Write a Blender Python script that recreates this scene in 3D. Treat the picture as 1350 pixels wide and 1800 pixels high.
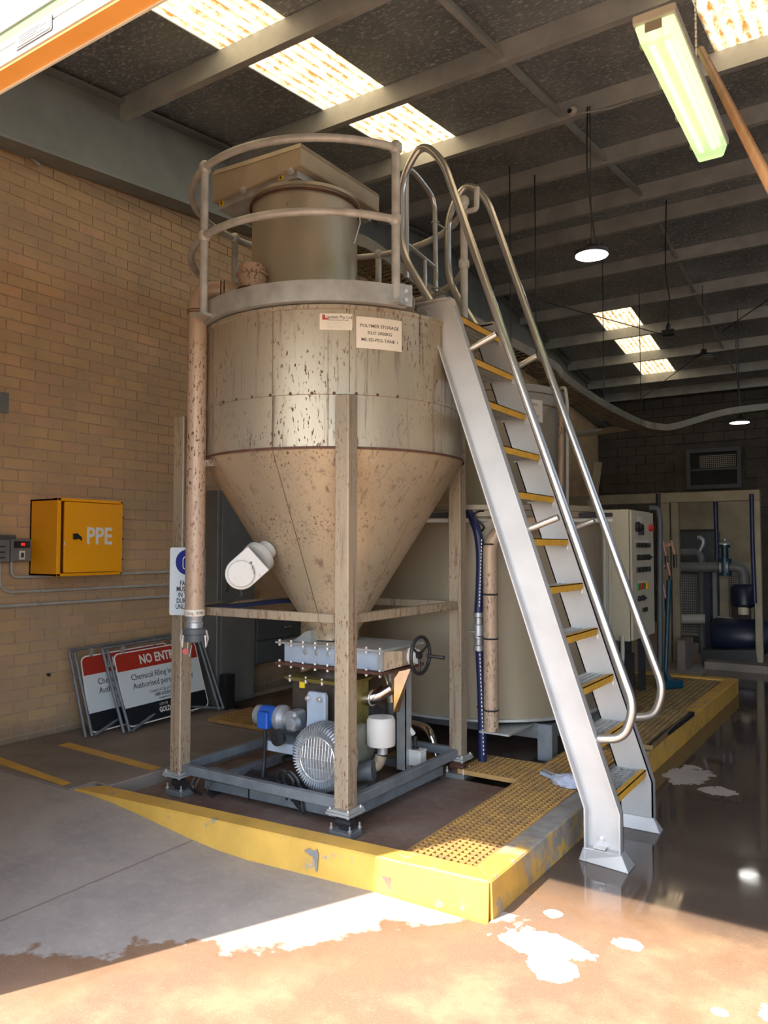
import bpy, bmesh, math, random
from mathutils import Vector, Matrix
random.seed(7)
S = bpy.context.scene
for o in list(bpy.data.objects): bpy.data.objects.remove(o)
COL = S.collection
# ------------------------------------------------------------------ camera
YAW = math.radians(33.1); FPX = 1360.0; PITCH = math.atan(62 / FPX); EYE = Vector((0, 0, 1.6))
cam = bpy.data.cameras.new('camera'); co = bpy.data.objects.new('camera', cam); COL.objects.link(co)
co.location = EYE; co.rotation_euler = (math.pi / 2 + PITCH, 0, YAW)
cam.sensor_fit = 'VERTICAL'; cam.sensor_height = 24; cam.lens = FPX / 1800 * 24; cam.clip_start = 0.05; cam.clip_end = 200
S.camera = co
# ------------------------------------------------------------------ sky, sun, exposure
W = bpy.data.worlds.new('sky'); S.world = W; W.use_nodes = True
wn = W.node_tree; bg = wn.nodes['Background']
sky = wn.nodes.new('ShaderNodeTexSky'); sky.sky_type = 'NISHITA'; sky.sun_disc = False
SUN_D = Vector((0.352, 0.756, -1.0)).normalized()
sky.sun_elevation = math.asin(-SUN_D.z); sky.sun_rotation = math.atan2(-SUN_D.x, -SUN_D.y)
hs = wn.nodes.new('ShaderNodeHueSaturation'); hs.inputs['Saturation'].default_value = .65; wn.links.new(sky.outputs[0], hs.inputs['Color']); wn.links.new(hs.outputs[0], bg.inputs[0]); bg.inputs[1].default_value = 0.62
sl = bpy.data.lights.new('sun', 'SUN'); sl.energy = 9.5; sl.angle = 0.009; sl.color = (1.0, 0.91, 0.79)
so = bpy.data.objects.new('sun', sl); COL.objects.link(so); so.location = (-6, -10, 18)
so.rotation_euler = SUN_D.to_track_quat('-Z', 'Y').to_euler()
S.view_settings.view_transform = 'Standard'; S.view_settings.look = 'None'
S.view_settings.gamma = 1; S.view_settings.use_curve_mapping = False; S.view_settings.exposure = 0.5

# ------------------------------------------------------------------ measuring: a pixel of the 1350x1800 frame -> point on a known plane
_F = Vector((-math.sin(YAW) * math.cos(PITCH), math.cos(YAW) * math.cos(PITCH), math.sin(PITCH)))
_R = Vector((math.cos(YAW), math.sin(YAW), 0)); _U = _R.cross(_F); FH = Vector((-math.sin(YAW), math.cos(YAW), 0))
def ray(x, y): return _F + _R * ((x - 675) / FPX) + _U * ((900 - y) / FPX)
def AX(x, y, X): r = ray(x, y); return EYE + r * (X / r.x)
def AY(x, y, Y): r = ray(x, y); return EYE + r * (Y / r.y)
def AZ(x, y, Z): r = ray(x, y); return EYE + r * ((Z - 1.6) / r.z)
def AD(x, y, D): r = ray(x, y); return EYE + r * (D / r.dot(FH))

# ------------------------------------------------------------------ materials
def nt(name):
    m = bpy.data.materials.new(name); m.use_nodes = True; n = m.node_tree; n.nodes.clear()
    out = n.nodes.new('ShaderNodeOutputMaterial'); b = n.nodes.new('ShaderNodeBsdfPrincipled'); n.links.new(b.outputs[0], out.inputs[0])
    return m, n, b, out
def node(n, t, **kw):
    x = n.nodes.new(t)
    for k, v in kw.items(): setattr(x, k, v)
    return x
def pos(n, scale=(1, 1, 1)):
    g = node(n, 'ShaderNodeNewGeometry'); mp = node(n, 'ShaderNodeMapping'); mp.inputs['Scale'].default_value = scale
    n.links.new(g.outputs['Position'], mp.inputs[0]); return mp.outputs[0]
def noise(n, vec, scale, detail=4, rough=.55, dist=0):
    x = node(n, 'ShaderNodeTexNoise'); x.inputs['Scale'].default_value = scale; x.inputs['Detail'].default_value = detail
    x.inputs['Roughness'].default_value = rough; x.inputs['Distortion'].default_value = dist
    n.links.new(vec, x.inputs['Vector']); return x.outputs['Fac']
def ramp(n, fac, a, b, ca=(0, 0, 0, 1), cb=(1, 1, 1, 1)):
    r = node(n, 'ShaderNodeValToRGB'); e = r.color_ramp.elements; e[0].position = a; e[1].position = b; e[0].color = ca; e[1].color = cb
    n.links.new(fac, r.inputs[0]); return r.outputs[0]
def mix(n, fac, a, b, mode='MIX'):
    x = node(n, 'ShaderNodeMix', data_type='RGBA', blend_type=mode)
    for i, v in ((0, fac), (6, a), (7, b)):
        if isinstance(v, (int, float)): x.inputs[i].default_value = v
        elif isinstance(v, tuple): x.inputs[i].default_value = v if len(v) == 4 else (*v, 1)
        else: n.links.new(v, x.inputs[i])
    return x.outputs[2]
def math_(n, op, a, b=0.0, c=None):
    x = node(n, 'ShaderNodeMath', operation=op)
    for i, v in enumerate((a, b) if c is None else (a, b, c)):
        if isinstance(v, (int, float)): x.inputs[i].default_value = v
        else: n.links.new(v, x.inputs[i])
    return x.outputs[0]
def bump(n, b, h, strength=.3, dist=.01):
    x = node(n, 'ShaderNodeBump'); x.inputs['Strength'].default_value = strength; x.inputs['Distance'].default_value = dist
    n.links.new(h, x.inputs['Height']); n.links.new(x.outputs[0], b.inputs['Normal'])
def plain(name, c, rough=.5, metal=0.0, var=.12, scale=8, bmp=0.0, c2=None, stretch=(1, 1, 1), lo=.35, hi=.65):
    m, n, b, _ = nt(name); f = noise(n, pos(n, stretch), scale)
    c2 = c2 or tuple(v * (1 - var * 2) for v in c)
    n.links.new(mix(n, ramp(n, f, lo, hi), c, c2), b.inputs['Base Color'])
    b.inputs['Roughness'].default_value = rough; b.inputs['Metallic'].default_value = metal
    if bmp: bump(n, b, noise(n, pos(n, stretch), scale * 6), bmp, .004)
    return m
def rusty(name, base, base2, rust, metal, rough, spots=.62, streaks=.62, sscale=26, kscale=9, bmp=.1):
    """metal or paint with rust freckles and vertical runs of rust"""
    m, n, b, _ = nt(name)
    c = mix(n, ramp(n, noise(n, pos(n, (1, 1, .5)), 2.2, 5), .35, .68), base, base2)
    f2 = ramp(n, noise(n, pos(n, (1, 1, .35)), sscale, 3, .6, .3), spots, spots + .03)
    reg = ramp(n, noise(n, pos(n), 2.4, 2), .40, .62)
    f3 = ramp(n, noise(n, pos(n, (1, 1, .05)), kscale, 5, .65, .2), streaks, streaks + .12)
    c = mix(n, math_(n, 'MULTIPLY', f3, .7), c, tuple(v * .75 + .03 for v in rust))
    fs = math_(n, 'MULTIPLY', f2, reg); c = mix(n, fs, c, rust)
    n.links.new(c, b.inputs['Base Color'])
    mm = math_(n, 'MAXIMUM', fs, math_(n, 'MULTIPLY', f3, .5))
    n.links.new(math_(n, 'MULTIPLY', math_(n, 'SUBTRACT', 1.0, mm), metal), b.inputs['Metallic'])
    n.links.new(math_(n, 'ADD', math_(n, 'MULTIPLY', mm, .3), rough), b.inputs['Roughness'])
    if bmp: bump(n, b, f2, bmp, .003)
    return m
def brickmat():
    m, n, b, _ = nt('tan_brick'); g = node(n, 'ShaderNodeNewGeometry'); sp = node(n, 'ShaderNodeSeparateXYZ'); n.links.new(g.outputs['Position'], sp.inputs[0])
    row = math_(n, 'FLOOR', math_(n, 'DIVIDE', math_(n, 'SUBTRACT', sp.outputs[2], BZ0), BH))
    sh = math_(n, 'MULTIPLY', math_(n, 'MODULO', math_(n, 'ABSOLUTE', row), 2.0), BL / 2)
    cl = math_(n, 'FLOOR', math_(n, 'DIVIDE', math_(n, 'SUBTRACT', math_(n, 'SUBTRACT', sp.outputs[1], BY0), sh), BL))
    cx = node(n, 'ShaderNodeCombineXYZ'); n.links.new(row, cx.inputs[0]); n.links.new(cl, cx.inputs[1])
    wn_ = node(n, 'ShaderNodeTexWhiteNoise', noise_dimensions='3D'); n.links.new(cx.outputs[0], wn_.inputs['Vector'])
    r = node(n, 'ShaderNodeValToRGB'); e = r.color_ramp.elements
    e[0].position = 0; e[0].color = (0.529, 0.345, 0.185, 1); e[1].position = 1; e[1].color = (0.595, 0.389, 0.199, 1)
    for p, c in ((.2, (0.595, 0.418, 0.222, 1)), (.45, (0.555, 0.359, 0.222, 1)), (.7, (0.529, 0.374, 0.207, 1)), (.9, (0.635, 0.397, 0.237, 1))):
        q = r.color_ramp.elements.new(p); q.color = c
    n.links.new(wn_.outputs['Value'], r.inputs[0])
    c = mix(n, ramp(n, noise(n, pos(n), 3), .4, .75), r.outputs[0], (.44, .32, .20), 'MIX')
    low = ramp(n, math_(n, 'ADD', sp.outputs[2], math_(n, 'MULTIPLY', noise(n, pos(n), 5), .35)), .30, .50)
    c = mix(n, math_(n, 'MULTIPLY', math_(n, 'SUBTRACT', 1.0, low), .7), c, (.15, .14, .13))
    n.links.new(c, b.inputs['Base Color']); b.inputs['Roughness'].default_value = .85; bump(n, b, noise(n, pos(n), 60), .25, .004)
    return m
BL, BH, BY0, BZ0, WX = .24, .086, 1.3, .115, -5.45

def concrete_floor():
    m, n, b, _ = nt('wet_stained_concrete'); P = pos(n)
    g = node(n, 'ShaderNodeNewGeometry'); sp = node(n, 'ShaderNodeSeparateXYZ'); n.links.new(g.outputs['Position'], sp.inputs[0]); X, Y = sp.outputs[0], sp.outputs[1]
    n1 = noise(n, P, 3.3, 6, .6); n2 = noise(n, P, 22, 6, .6); n3 = noise(n, P, 1.1, 3); n4 = noise(n, P, 130, 3, .7)
    wet = mix(n, ramp(n, n3, .35, .65), (.26, .145, .083), (.20, .13, .088))
    wet = mix(n, ramp(n, n1, .45, .62), wet, (.33, .21, .125))
    wet = mix(n, math_(n, 'MULTIPLY', ramp(n, n2, .5, .68), .5), wet, (.26, .15, .09))
    wet = mix(n, math_(n, 'MULTIPLY', ramp(n, n4, .55, .7), .45), wet, (.47, .35, .25))
    # ramp along the floor towards the inside of the building
    ins = ramp(n, math_(n, 'ADD', Y, math_(n, 'MULTIPLY', n1, .3)), .0, 1.0)
    dry = mix(n, ramp(n, n1, .4, .66), (.40, .355, .31), (.31, .28, .255))
    dry = mix(n, math_(n, 'MULTIPLY', ramp(n, n4, .52, .68), .5), dry, (.27, .24, .215))
    dry = mix(n, math_(n, 'MULTIPLY', ramp(n, n2, .5, .7), .3), dry, (.50, .45, .40))
    # dry region: beyond the splash line that runs along the kerb
    line = math_(n, 'ADD', math_(n, 'MULTIPLY', X, -.93), Y)                     # rises to the left and the back
    jag = math_(n, 'ADD', math_(n, 'MULTIPLY', math_(n, 'SUBTRACT', noise(n, P, 2.6, 5, .6), .5), .9), math_(n, 'MULTIPLY', math_(n, 'SUBTRACT', noise(n, P, 12, 4), .5), .22))
    a = math_(n, 'ADD', line, jag)
    left = ramp(n, math_(n, 'MULTIPLY', math_(n, 'SUBTRACT', a, 3.97), .1), .047, .049)
    lim = ramp(n, math_(n, 'MULTIPLY', math_(n, 'ADD', math_(n, 'ADD', X, math_(n, 'MULTIPLY', jag, .5)), 6.0), .1), .478, .482, (1, 1, 1, 1), (0, 0, 0, 1))
    dmask = math_(n, 'MULTIPLY', math_(n, 'MULTIPLY', left, lim), math_(n, 'SUBTRACT', 1.0, math_(n, 'MULTIPLY', math_(n, 'GREATER_THAN', Y, 3.2), math_(n, 'GREATER_THAN', X, -2.0))))
    # small dry islands on the wet floor
    def blob(x, y, rx, ry):
        dx = math_(n, 'DIVIDE', math_(n, 'SUBTRACT', X, x), rx); dy = math_(n, 'DIVIDE', math_(n, 'SUBTRACT', Y, y), ry)
        r2 = math_(n, 'ADD', math_(n, 'MULTIPLY', dx, dx), math_(n, 'MULTIPLY', dy, dy))
        r2 = math_(n, 'ADD', r2, math_(n, 'MULTIPLY', math_(n, 'SUBTRACT', noise(n, P, 9, 4, .6), .5), 3.2))
        return math_(n, 'LESS_THAN', r2, 1.0)
    for q in ((-1.22, 5.78, .15, .26), (-.98, 5.52, .11, .1), (-1.22, 3.03, .2, .1), (-1.12, 2.88, .1, .1), (-.93, 3.22, .06, .05), (-.30, 3.03, .10, .12), (-.53, 2.93, .03, .03), (-1.27, 3.3, .04, .04)):
        dmask = math_(n, 'MAXIMUM', dmask, blob(*q))
    band = ramp(n, math_(n, 'MULTIPLY', math_(n, 'SUBTRACT', a, 3.97), .1), .0, .045)
    wet = mix(n, math_(n, 'MULTIPLY', math_(n, 'MULTIPLY', band, ramp(n, n1, .42, .60)), .7), wet, (.15, .078, .042))
    c = mix(n, dmask, wet, dry)
    deep = ramp(n, math_(n, 'MULTIPLY', math_(n, 'SUBTRACT', Y, 3.0), .2), .085, .14)  # darker wet floor indoors, with the shade beyond the sun edge painted in
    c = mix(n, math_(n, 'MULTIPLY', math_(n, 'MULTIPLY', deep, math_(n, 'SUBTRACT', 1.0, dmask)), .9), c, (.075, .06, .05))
    # control joint cut across the apron
    j = math_(n, 'ABSOLUTE', math_(n, 'SUBTRACT', math_(n, 'ADD', X, math_(n, 'MULTIPLY', math_(n, 'SUBTRACT', n2, .5), .015)), -3.16))
    jm = math_(n, 'MULTIPLY', math_(n, 'LESS_THAN', j, .006), math_(n, 'LESS_THAN', Y, 3.0)); c = mix(n, math_(n, 'MULTIPLY', jm, .55), c, (.13, .10, .08))
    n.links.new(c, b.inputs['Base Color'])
    puddle = math_(n, 'MULTIPLY', ramp(n, math_(n, 'MULTIPLY', math_(n, 'SUBTRACT', Y, 3.2), .25), .0, .08), math_(n, 'SUBTRACT', 1.0, dmask))
    pn = ramp(n, noise(n, P, 1.7, 3), .36, .60, (.012, .012, .012, 1), (.11, .11, .11, 1))
    rg = mix(n, puddle, (.72, .72, .72), pn); rr = node(n, 'ShaderNodeRGBToBW'); n.links.new(rg, rr.inputs[0]); n.links.new(rr.outputs[0], b.inputs['Roughness'])
    bump(n, b, math_(n, 'MULTIPLY', n4, math_(n, 'SUBTRACT', 1.0, puddle)), .35, .004)
    return m
def slabmat():
    m, n, b, _ = nt('brown_stained_slab'); P = pos(n)
    c = mix(n, ramp(n, noise(n, P, 2.2, 6, .6), .38, .66), (.15, .085, .062), (.235, .18, .145))
    c = mix(n, math_(n, 'MULTIPLY', ramp(n, noise(n, P, 14, 6, .7), .5, .7), .45), c, (.32, .26, .21))
    n.links.new(c, b.inputs['Base Color']); b.inputs['Roughness'].default_value = .6; bump(n, b, noise(n, P, 90), .3, .004)
    return m
def yellowmat(name='worn_yellow_paint', c1=(.74, .44, .085), under=(.36, .30, .23), th=.60):
    m, n, b, _ = nt(name); P = pos(n)
    c = mix(n, ramp(n, noise(n, P, 4, 5), .35, .7), c1, tuple(v * .72 for v in c1))
    g = node(n, 'ShaderNodeNewGeometry'); w = ramp(n, noise(n, P, 9, 7, .7), th, th + .05)
    c = mix(n, w, c, under); n.links.new(c, b.inputs['Base Color']); b.inputs['Roughness'].default_value = .55; bump(n, b, noise(n, P, 40), .2, .004)
    return m
def kerb_top_right():
    m, n, b, _ = nt('kerb_worn_paint'); P = pos(n); g = node(n, 'ShaderNodeNewGeometry'); sp = node(n, 'ShaderNodeSeparateXYZ'); n.links.new(g.outputs['Position'], sp.inputs[0])
    y = mix(n, ramp(n, noise(n, P, 6, 5), .4, .7), (.66, .38, .07), (.50, .29, .07)); gcol = mix(n, ramp(n, noise(n, P, 12, 6), .4, .7), (.30, .285, .26), (.20, .185, .17))
    e = math_(n, 'ADD', sp.outputs[1], math_(n, 'MULTIPLY', math_(n, 'SUBTRACT', noise(n, P, 5, 5), .5), 1.0))
    a = ramp(n, math_(n, 'MULTIPLY', e, .1), .345, .36); bb = ramp(n, math_(n, 'MULTIPLY', e, .1), .56, .60)
    inn = ramp(n, math_(n, 'ADD', math_(n, 'MULTIPLY', sp.outputs[0], -.5), math_(n, 'MULTIPLY', math_(n, 'SUBTRACT', noise(n, P, 14, 5), .5), .05)), .727, .733) 
    grey = math_(n, 'MULTIPLY', math_(n, 'MULTIPLY', a, math_(n, 'SUBTRACT', 1.0, bb)), inn)
    bite = ramp(n, noise(n, P, 9, 6), .60, .64); grey = math_(n, 'MAXIMUM', grey, math_(n, 'MULTIPLY', bite, .7))
    n.links.new(mix(n, grey, y, gcol), b.inputs['Base Color']); b.inputs['Roughness'].default_value = .6; bump(n, b, noise(n, P, 50), .3, .005)
    return m
def roofmat():
    m, n, b, _ = nt('dusty_foil_insulation'); P = pos(n)
    c = mix(n, ramp(n, noise(n, P, 1.3, 4), .35, .65), (.22, .26, .29), (.36, .40, .42))
    c = mix(n, ramp(n, noise(n, pos(n, (1, 1.6, 1)), 22, 6, .78), .53, .62), c, (.72, .75, .74))
    n.links.new(c, b.inputs['Base Color']); b.inputs['Roughness'].default_value = .5; b.inputs['Metallic'].default_value = .1
    bump(n, b, noise(n, pos(n, (3, 1, 1)), 14, 6), .6, .02); return m
def skymat():
    m, n, b, out = nt('aged_translucent_sheet'); P = pos(n)
    g = node(n, 'ShaderNodeNewGeometry'); sp = node(n, 'ShaderNodeSeparateXYZ'); n.links.new(g.outputs['Position'], sp.inputs[0])
    w = math_(n, 'SINE', math_(n, 'MULTIPLY', sp.outputs[0], 2 * math.pi / .086))
    dirt = ramp(n, math_(n, 'ADD', math_(n, 'MULTIPLY', w, .13), noise(n, pos(n, (1, .5, 1)), 16, 6, .7)), .42, .70)
    c = mix(n, dirt, (.62, .50, .30), (.20, .085, .018))
    tr = node(n, 'ShaderNodeBsdfTranslucent'); n.links.new(c, tr.inputs[0]); n.links.new(c, b.inputs['Base Color']); b.inputs['Roughness'].default_value = .5
    ms = node(n, 'ShaderNodeMixShader'); ms.inputs[0].default_value = .8; n.links.new(b.outputs[0], ms.inputs[1]); n.links.new(tr.outputs[0], ms.inputs[2]); n.links.new(ms.outputs[0], out.inputs[0])
    return m
def emit(name, c, s):
    m, n, b, out = nt(name); e = node(n, 'ShaderNodeEmission'); e.inputs[0].default_value = (*c, 1); e.inputs[1].default_value = s; n.links.new(e.outputs[0], out.inputs[0]); return m
def clearmat():
    m, n, b, _ = nt('greenish_diffuser'); b.inputs['Base Color'].default_value = (.72, .90, .62, 1); b.inputs['Roughness'].default_value = .35
    b.inputs['Transmission Weight'].default_value = .75; b.inputs['IOR'].default_value = 1.25
    b.inputs['Emission Color'].default_value = (.75, .92, .5, 1); b.inputs['Emission Strength'].default_value = .25; return m

M = dict(seam=plain('stained_seam', (.24, .165, .10), .6, .2, .2, 20),
 brick=brickmat(), mortar=plain('mortar', (.50, .37, .255), .9, 0, .1, 30, .3), block=plain('grey_block', (.10, .088, .072), .85, 0, .14, 2.5, .2),
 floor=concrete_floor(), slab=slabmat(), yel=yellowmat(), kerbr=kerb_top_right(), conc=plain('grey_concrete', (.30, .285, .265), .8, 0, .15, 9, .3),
 lslab=plain('smooth_brown_concrete', (.27, .225, .19), .7, 0, .14, 3.2, .2), roof=roofmat(), skyl=skymat(),
 purlin=plain('galvanised_purlin', (.56, .59, .58), .5, .1, .14, 3, .05, c2=(.40, .43, .44)), rafter=plain('grey_painted_steel', (.30, .33, .34), .55, .1, .1, 3),
 silo=rusty('tea_stained_stainless', (.47, .39, .275), (.37, .325, .25), (.085, .035, .016), .40, .40, .60, .555, 70, 26),
 cone=rusty('tea_stained_cone', (.52, .41, .27), (.42, .335, .23), (.11, .045, .018), .40, .38, .60, .565, 80, 24),
 hop=rusty('brushed_stainless', (.54, .50, .38), (.44, .41, .33), (.16, .10, .05), .55, .36, .70, .66, 20, 8),
 post=rusty('rust_freckled_post', (.40, .31, .205), (.31, .26, .19), (.15, .06, .02), .12, .5, .585, .54, 85, 30),
 pipe=rusty('spotted_riser_pipe', (.52, .38, .27), (.44, .31, .22), (.11, .045, .018), .15, .45, .575, .60, 80, 20),
 rail=plain('dull_galvanised_rail', (.62, .63, .60), .5, .3, .12, 12, .05), galv=plain('galvanised_steel', (.52, .54, .53), .42, .4, .12, 9),
 alu=plain('bright_aluminium', (.52, .52, .52), .42, .3, .06, 4), alut=plain('aluminium_tube', (.68, .68, .66), .30, .9, .06, 6),
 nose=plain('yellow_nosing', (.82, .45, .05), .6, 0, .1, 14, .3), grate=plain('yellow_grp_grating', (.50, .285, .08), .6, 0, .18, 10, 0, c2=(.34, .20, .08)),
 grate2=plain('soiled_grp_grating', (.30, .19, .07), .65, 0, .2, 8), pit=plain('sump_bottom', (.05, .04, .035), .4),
 orange=plain('orange_box_plastic', (1.0, .44, .006), .4, 0, .02, 3), dorange=plain('orange_bottom_rail', (.80, .36, .07), .5, 0, .04, 5),
 white=plain('white_paint', (.74, .72, .68), .5, 0, .05, 12), cream=plain('cream_enamel', (.62, .57, .44), .45, 0, .06, 3), dred=plain('sign_red', (.42, .035, .02), .4, 0, .03, 3),
 signw=plain('sign_white', (.70, .78, .82), .35, 0, .02, 3), black=plain('black_plastic', (.02, .02, .022), .45, 0, .1, 9), blk=plain('sign_black', (.012, .016, .022), .4, 0, .05, 9),
 blue=plain('motor_blue', (.02, .11, .48), .35, 0, .06, 9), hose=plain('navy_hose', (.014, .024, .09), .4, 0, .08, 9), dblue=plain('pump_blue', (.012, .02, .05), .4, 0, .1, 8),
 tealb=plain('teal_handle', (.006, .055, .095), .4), cast=plain('cast_aluminium', (.52, .56, .60), .38, .6, .12, 20, .1), lblue=plain('pale_blue_grey_paint', (.40, .48, .58), .45, 0, .08, 8),
 skid=plain('grey_blue_steel', (.24, .265, .29), .45, .25, .14, 9, .05), dark=plain('dark_steel', (.055, .055, .06), .45, .5, .1, 12), gbox=plain('dark_grey_cabinet', (.10, .115, .125), .5, .1, .1, 5),
 gcab=plain('grey_cabinet', (.19, .20, .20), .5, .1, .08, 5), olive=plain('olive_flange', (.30, .24, .07), .5, .2, .15, 12), brown=plain('brown_valve_body', (.10, .08, .065), .45, .5, .12, 9),
 shiny=plain('polished_stainless', (.70, .66, .60), .16, 1, .06, 14), tank2=rusty('clean_stainless_tank', (.34, .285, .20), (.28, .24, .175), (.18, .11, .07), .22, .42, .70, .64, 20, 6),
 pvc=plain('grey_conduit', (.50, .49, .45), .45, 0, .06, 9), lid=plain('tan_lid', (.48, .41, .29), .5, .25, .12, 4, .05), pole=plain('timber_pole', (.50, .235, .085), .5, 0, .18, 5, .1, c2=(.36, .15, .05), stretch=(6, 1, 1)),
 label=plain('label_white', (.80, .72, .60), .4, 0, .04, 6), ink=plain('label_ink', (.03, .03, .035), .5, 0, 0, 3), winkk=plain('white_ink', (.85, .85, .83), .5, 0, .02, 3), red=plain('red_part', (.55, .03, .02), .4, 0, .1, 9),
 redcab=plain('dark_red_cable', (.16, .03, .025), .5, 0, .2, 9), rust=plain('rusted_flange', (.13, .055, .035), .7, .1, .2, 30, .3), tape=plain('yellow_tag', (.85, .62, .03), .5, 0, .03, 3),
 green=plain('pale_green_slat', (.12, .18, .06), .5, 0, .04, 3), shut=plain('white_slat', (.50, .50, .47), .45, 0, .03, 3), skinp=plain('pink_grip', (.42, .21, .15), .5, 0, .1, 9), timber=plain('brown_panel', (.14, .075, .03), .6, 0, .1, 3),
 cloth=plain('pale_blue_rag', (.46, .50, .62), .8, 0, .1, 16), bluesign=plain('mandatory_blue', (.015, .03, .22), .4, 0, .02, 3), zinc=plain('zinc_bolt', (.75, .73, .70), .3, .6, .05, 20), beam=plain('cream_frame', (.34, .29, .20), .5, .1, .12, 4),
 glass=plain('dark_window', (.02, .024, .03), .15, 0, .1, 5), lamp=emit('lit_lamp', (1, .98, .93), 9), tube=emit('lit_tube', (.93, 1, .62), 1.5), diff=clearmat(), led=emit('red_display', (1, .02, .02), 1.5),
 grn=plain('green_button', (.02, .22, .06), .4), olv=plain('grey_green_motor', (.26, .27, .22), .45, .3, .1, 9))

M['chip'] = rusty('chipped_white_paint', (.70, .68, .64), (.62, .60, .56), (.14, .08, .05), 0, .45, .60, .66, 30, 8)
# ------------------------------------------------------------------ mesh helpers
ORG = {}
class MB:
    def __init__(s): s.bm = bmesh.new()
    def box(s, a, b):
        x0, x1 = sorted((a[0], b[0])); y0, y1 = sorted((a[1], b[1])); z0, z1 = sorted((a[2], b[2]))
        return s.hexa([(x0, y0, z0), (x1, y0, z0), (x1, y1, z0), (x0, y1, z0), (x0, y0, z1), (x1, y0, z1), (x1, y1, z1), (x0, y1, z1)])
    def hexa(s, p):
        v = [s.bm.verts.new(q) for q in p]
        for f in ((3, 2, 1, 0), (4, 5, 6, 7), (0, 1, 5, 4), (1, 2, 6, 5), (2, 3, 7, 6), (3, 0, 4, 7)): s.bm.faces.new([v[i] for i in f])
        return s
    def obox(s, c, size, u=(1, 0, 0), w=(0, 0, 1)):
        u = Vector(u).normalized(); w = Vector(w); w = (w - u * w.dot(u)).normalized(); v = w.cross(u); c = Vector(c); a, b, d = (k / 2 for k in size)
        return s.hexa([c + u * i * a + v * j * b + w * k * d for k in (-1, 1) for i, j in ((-1, -1), (1, -1), (1, 1), (-1, 1))])
    def bar(s, p, q, wd, ht, up=(0, 0, 1)):
        p, q = Vector(p), Vector(q); return s.obox((p + q) / 2, ((q - p).length, wd, ht), q - p, up)
    def tube(s, pts, r, seg=10, closed=False, caps=True):
        pts = [Vector(p) for p in pts]; n = len(pts); rs = r if isinstance(r, (list, tuple)) else [r] * n; rings = []; prev = None
        for i, p in enumerate(pts):
            if closed: t = pts[(i + 1) % n] - pts[i - 1]
            else: t = pts[min(i + 1, n - 1)] - pts[max(i - 1, 0)]
            t.normalize()
            if prev is None:
                a = Vector((0, 0, 1)) if abs(t.z) < .9 else Vector((1, 0, 0)); u = t.cross(a).normalized()
            else: u = (prev - t * prev.dot(t)).normalized()
            prev = u; v = t.cross(u)
            rings.append([s.bm.verts.new(p + (u * math.cos(6.28318 * k / seg) + v * math.sin(6.28318 * k / seg)) * rs[i]) for k in range(seg)])
        for i in range(n if closed else n - 1):
            a, b = rings[i], rings[(i + 1) % n]
            for k in range(seg): s.bm.faces.new((a[k], a[(k + 1) % seg], b[(k + 1) % seg], b[k]))
        if caps and not closed: s.bm.faces.new(rings[0][::-1]); s.bm.faces.new(rings[-1])
        return s
    def lathe(s, prof, o, axis=(0, 0, 1), seg=32, caps=True):
        ax = Vector(axis).normalized(); a = Vector((0, 0, 1)) if abs(ax.z) < .9 else Vector((1, 0, 0)); u = ax.cross(a).normalized(); v = ax.cross(u); o = Vector(o); R = []
        for r, h in prof: R.append([s.bm.verts.new(o + ax * h + (u * math.cos(6.28318 * k / seg) + v * math.sin(6.28318 * k / seg)) * max(r, 1e-4)) for k in range(seg)])
        for A, B in zip(R, R[1:]):
            for k in range(seg): s.bm.faces.new((A[k], A[(k + 1) % seg], B[(k + 1) % seg], B[k]))
        if caps: s.bm.faces.new(R[0][::-1]); s.bm.faces.new(R[-1])
        return s
    def arcplate(s, c, r0, r1, z0, z1, a0, a1, n=24):
        L = []
        for i in range(n + 1):
            a = math.radians(a0 + (a1 - a0) * i / n); ca, sa = math.cos(a), math.sin(a)
            L.append([s.bm.verts.new((c[0] + r * ca, c[1] + r * sa, z)) for r, z in ((r0, z0), (r1, z0), (r1, z1), (r0, z1))])
        for A, B in zip(L, L[1:]):
            for k in range(4): s.bm.faces.new((A[k], A[(k + 1) % 4], B[(k + 1) % 4], B[k]))
        s.bm.faces.new(L[0][::-1]); s.bm.faces.new(L[-1]); return s
    def prism(s, poly, mtx, h):
        """poly (u,v) outline in the plane of mtx, thickness h along its z"""
        a = [s.bm.verts.new(mtx @ Vector((x, y, 0))) for x, y in poly]; b = [s.bm.verts.new(mtx @ Vector((x, y, h))) for x, y in poly]; n = len(poly)
        s.bm.faces.new(a[::-1]); s.bm.faces.new(b)
        for i in range(n): s.bm.faces.new((a[i], a[(i + 1) % n], b[(i + 1) % n], b[i]))
        return s
    def build(s, name, mat, parent=None, smooth=False, bevel=0, stuff=False, auto=None):
        bm = s.bm; bmesh.ops.recalc_face_normals(bm, faces=bm.faces)
        if bevel: bmesh.ops.bevel(bm, geom=list(bm.edges), offset=bevel, segments=1, affect='EDGES', clamp_overlap=True)
        if parent is not None: org = ORG[parent.name]
        else:
            xs = [v.co for v in bm.verts]; org = Vector(((min(v.x for v in xs) + max(v.x for v in xs)) / 2, (min(v.y for v in xs) + max(v.y for v in xs)) / 2, min(v.z for v in xs)))
        bmesh.ops.translate(bm, verts=bm.verts, vec=-org)
        me = bpy.data.meshes.new(name); bm.to_mesh(me); bm.free(); me.materials.append(M[mat] if isinstance(mat, str) else mat)
        if smooth:
            me.polygons.foreach_set('use_smooth', [True] * len(me.polygons))
            try: me.set_sharp_from_angle(angle=math.radians(auto or 40))
            except Exception: pass
        o = bpy.data.objects.new(name, me); COL.objects.link(o)
        if parent is None: o.location = org
        else: o.parent = parent
        ORG[o.name] = org
        if stuff: o['kind'] = 'stuff'
        return o
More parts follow.
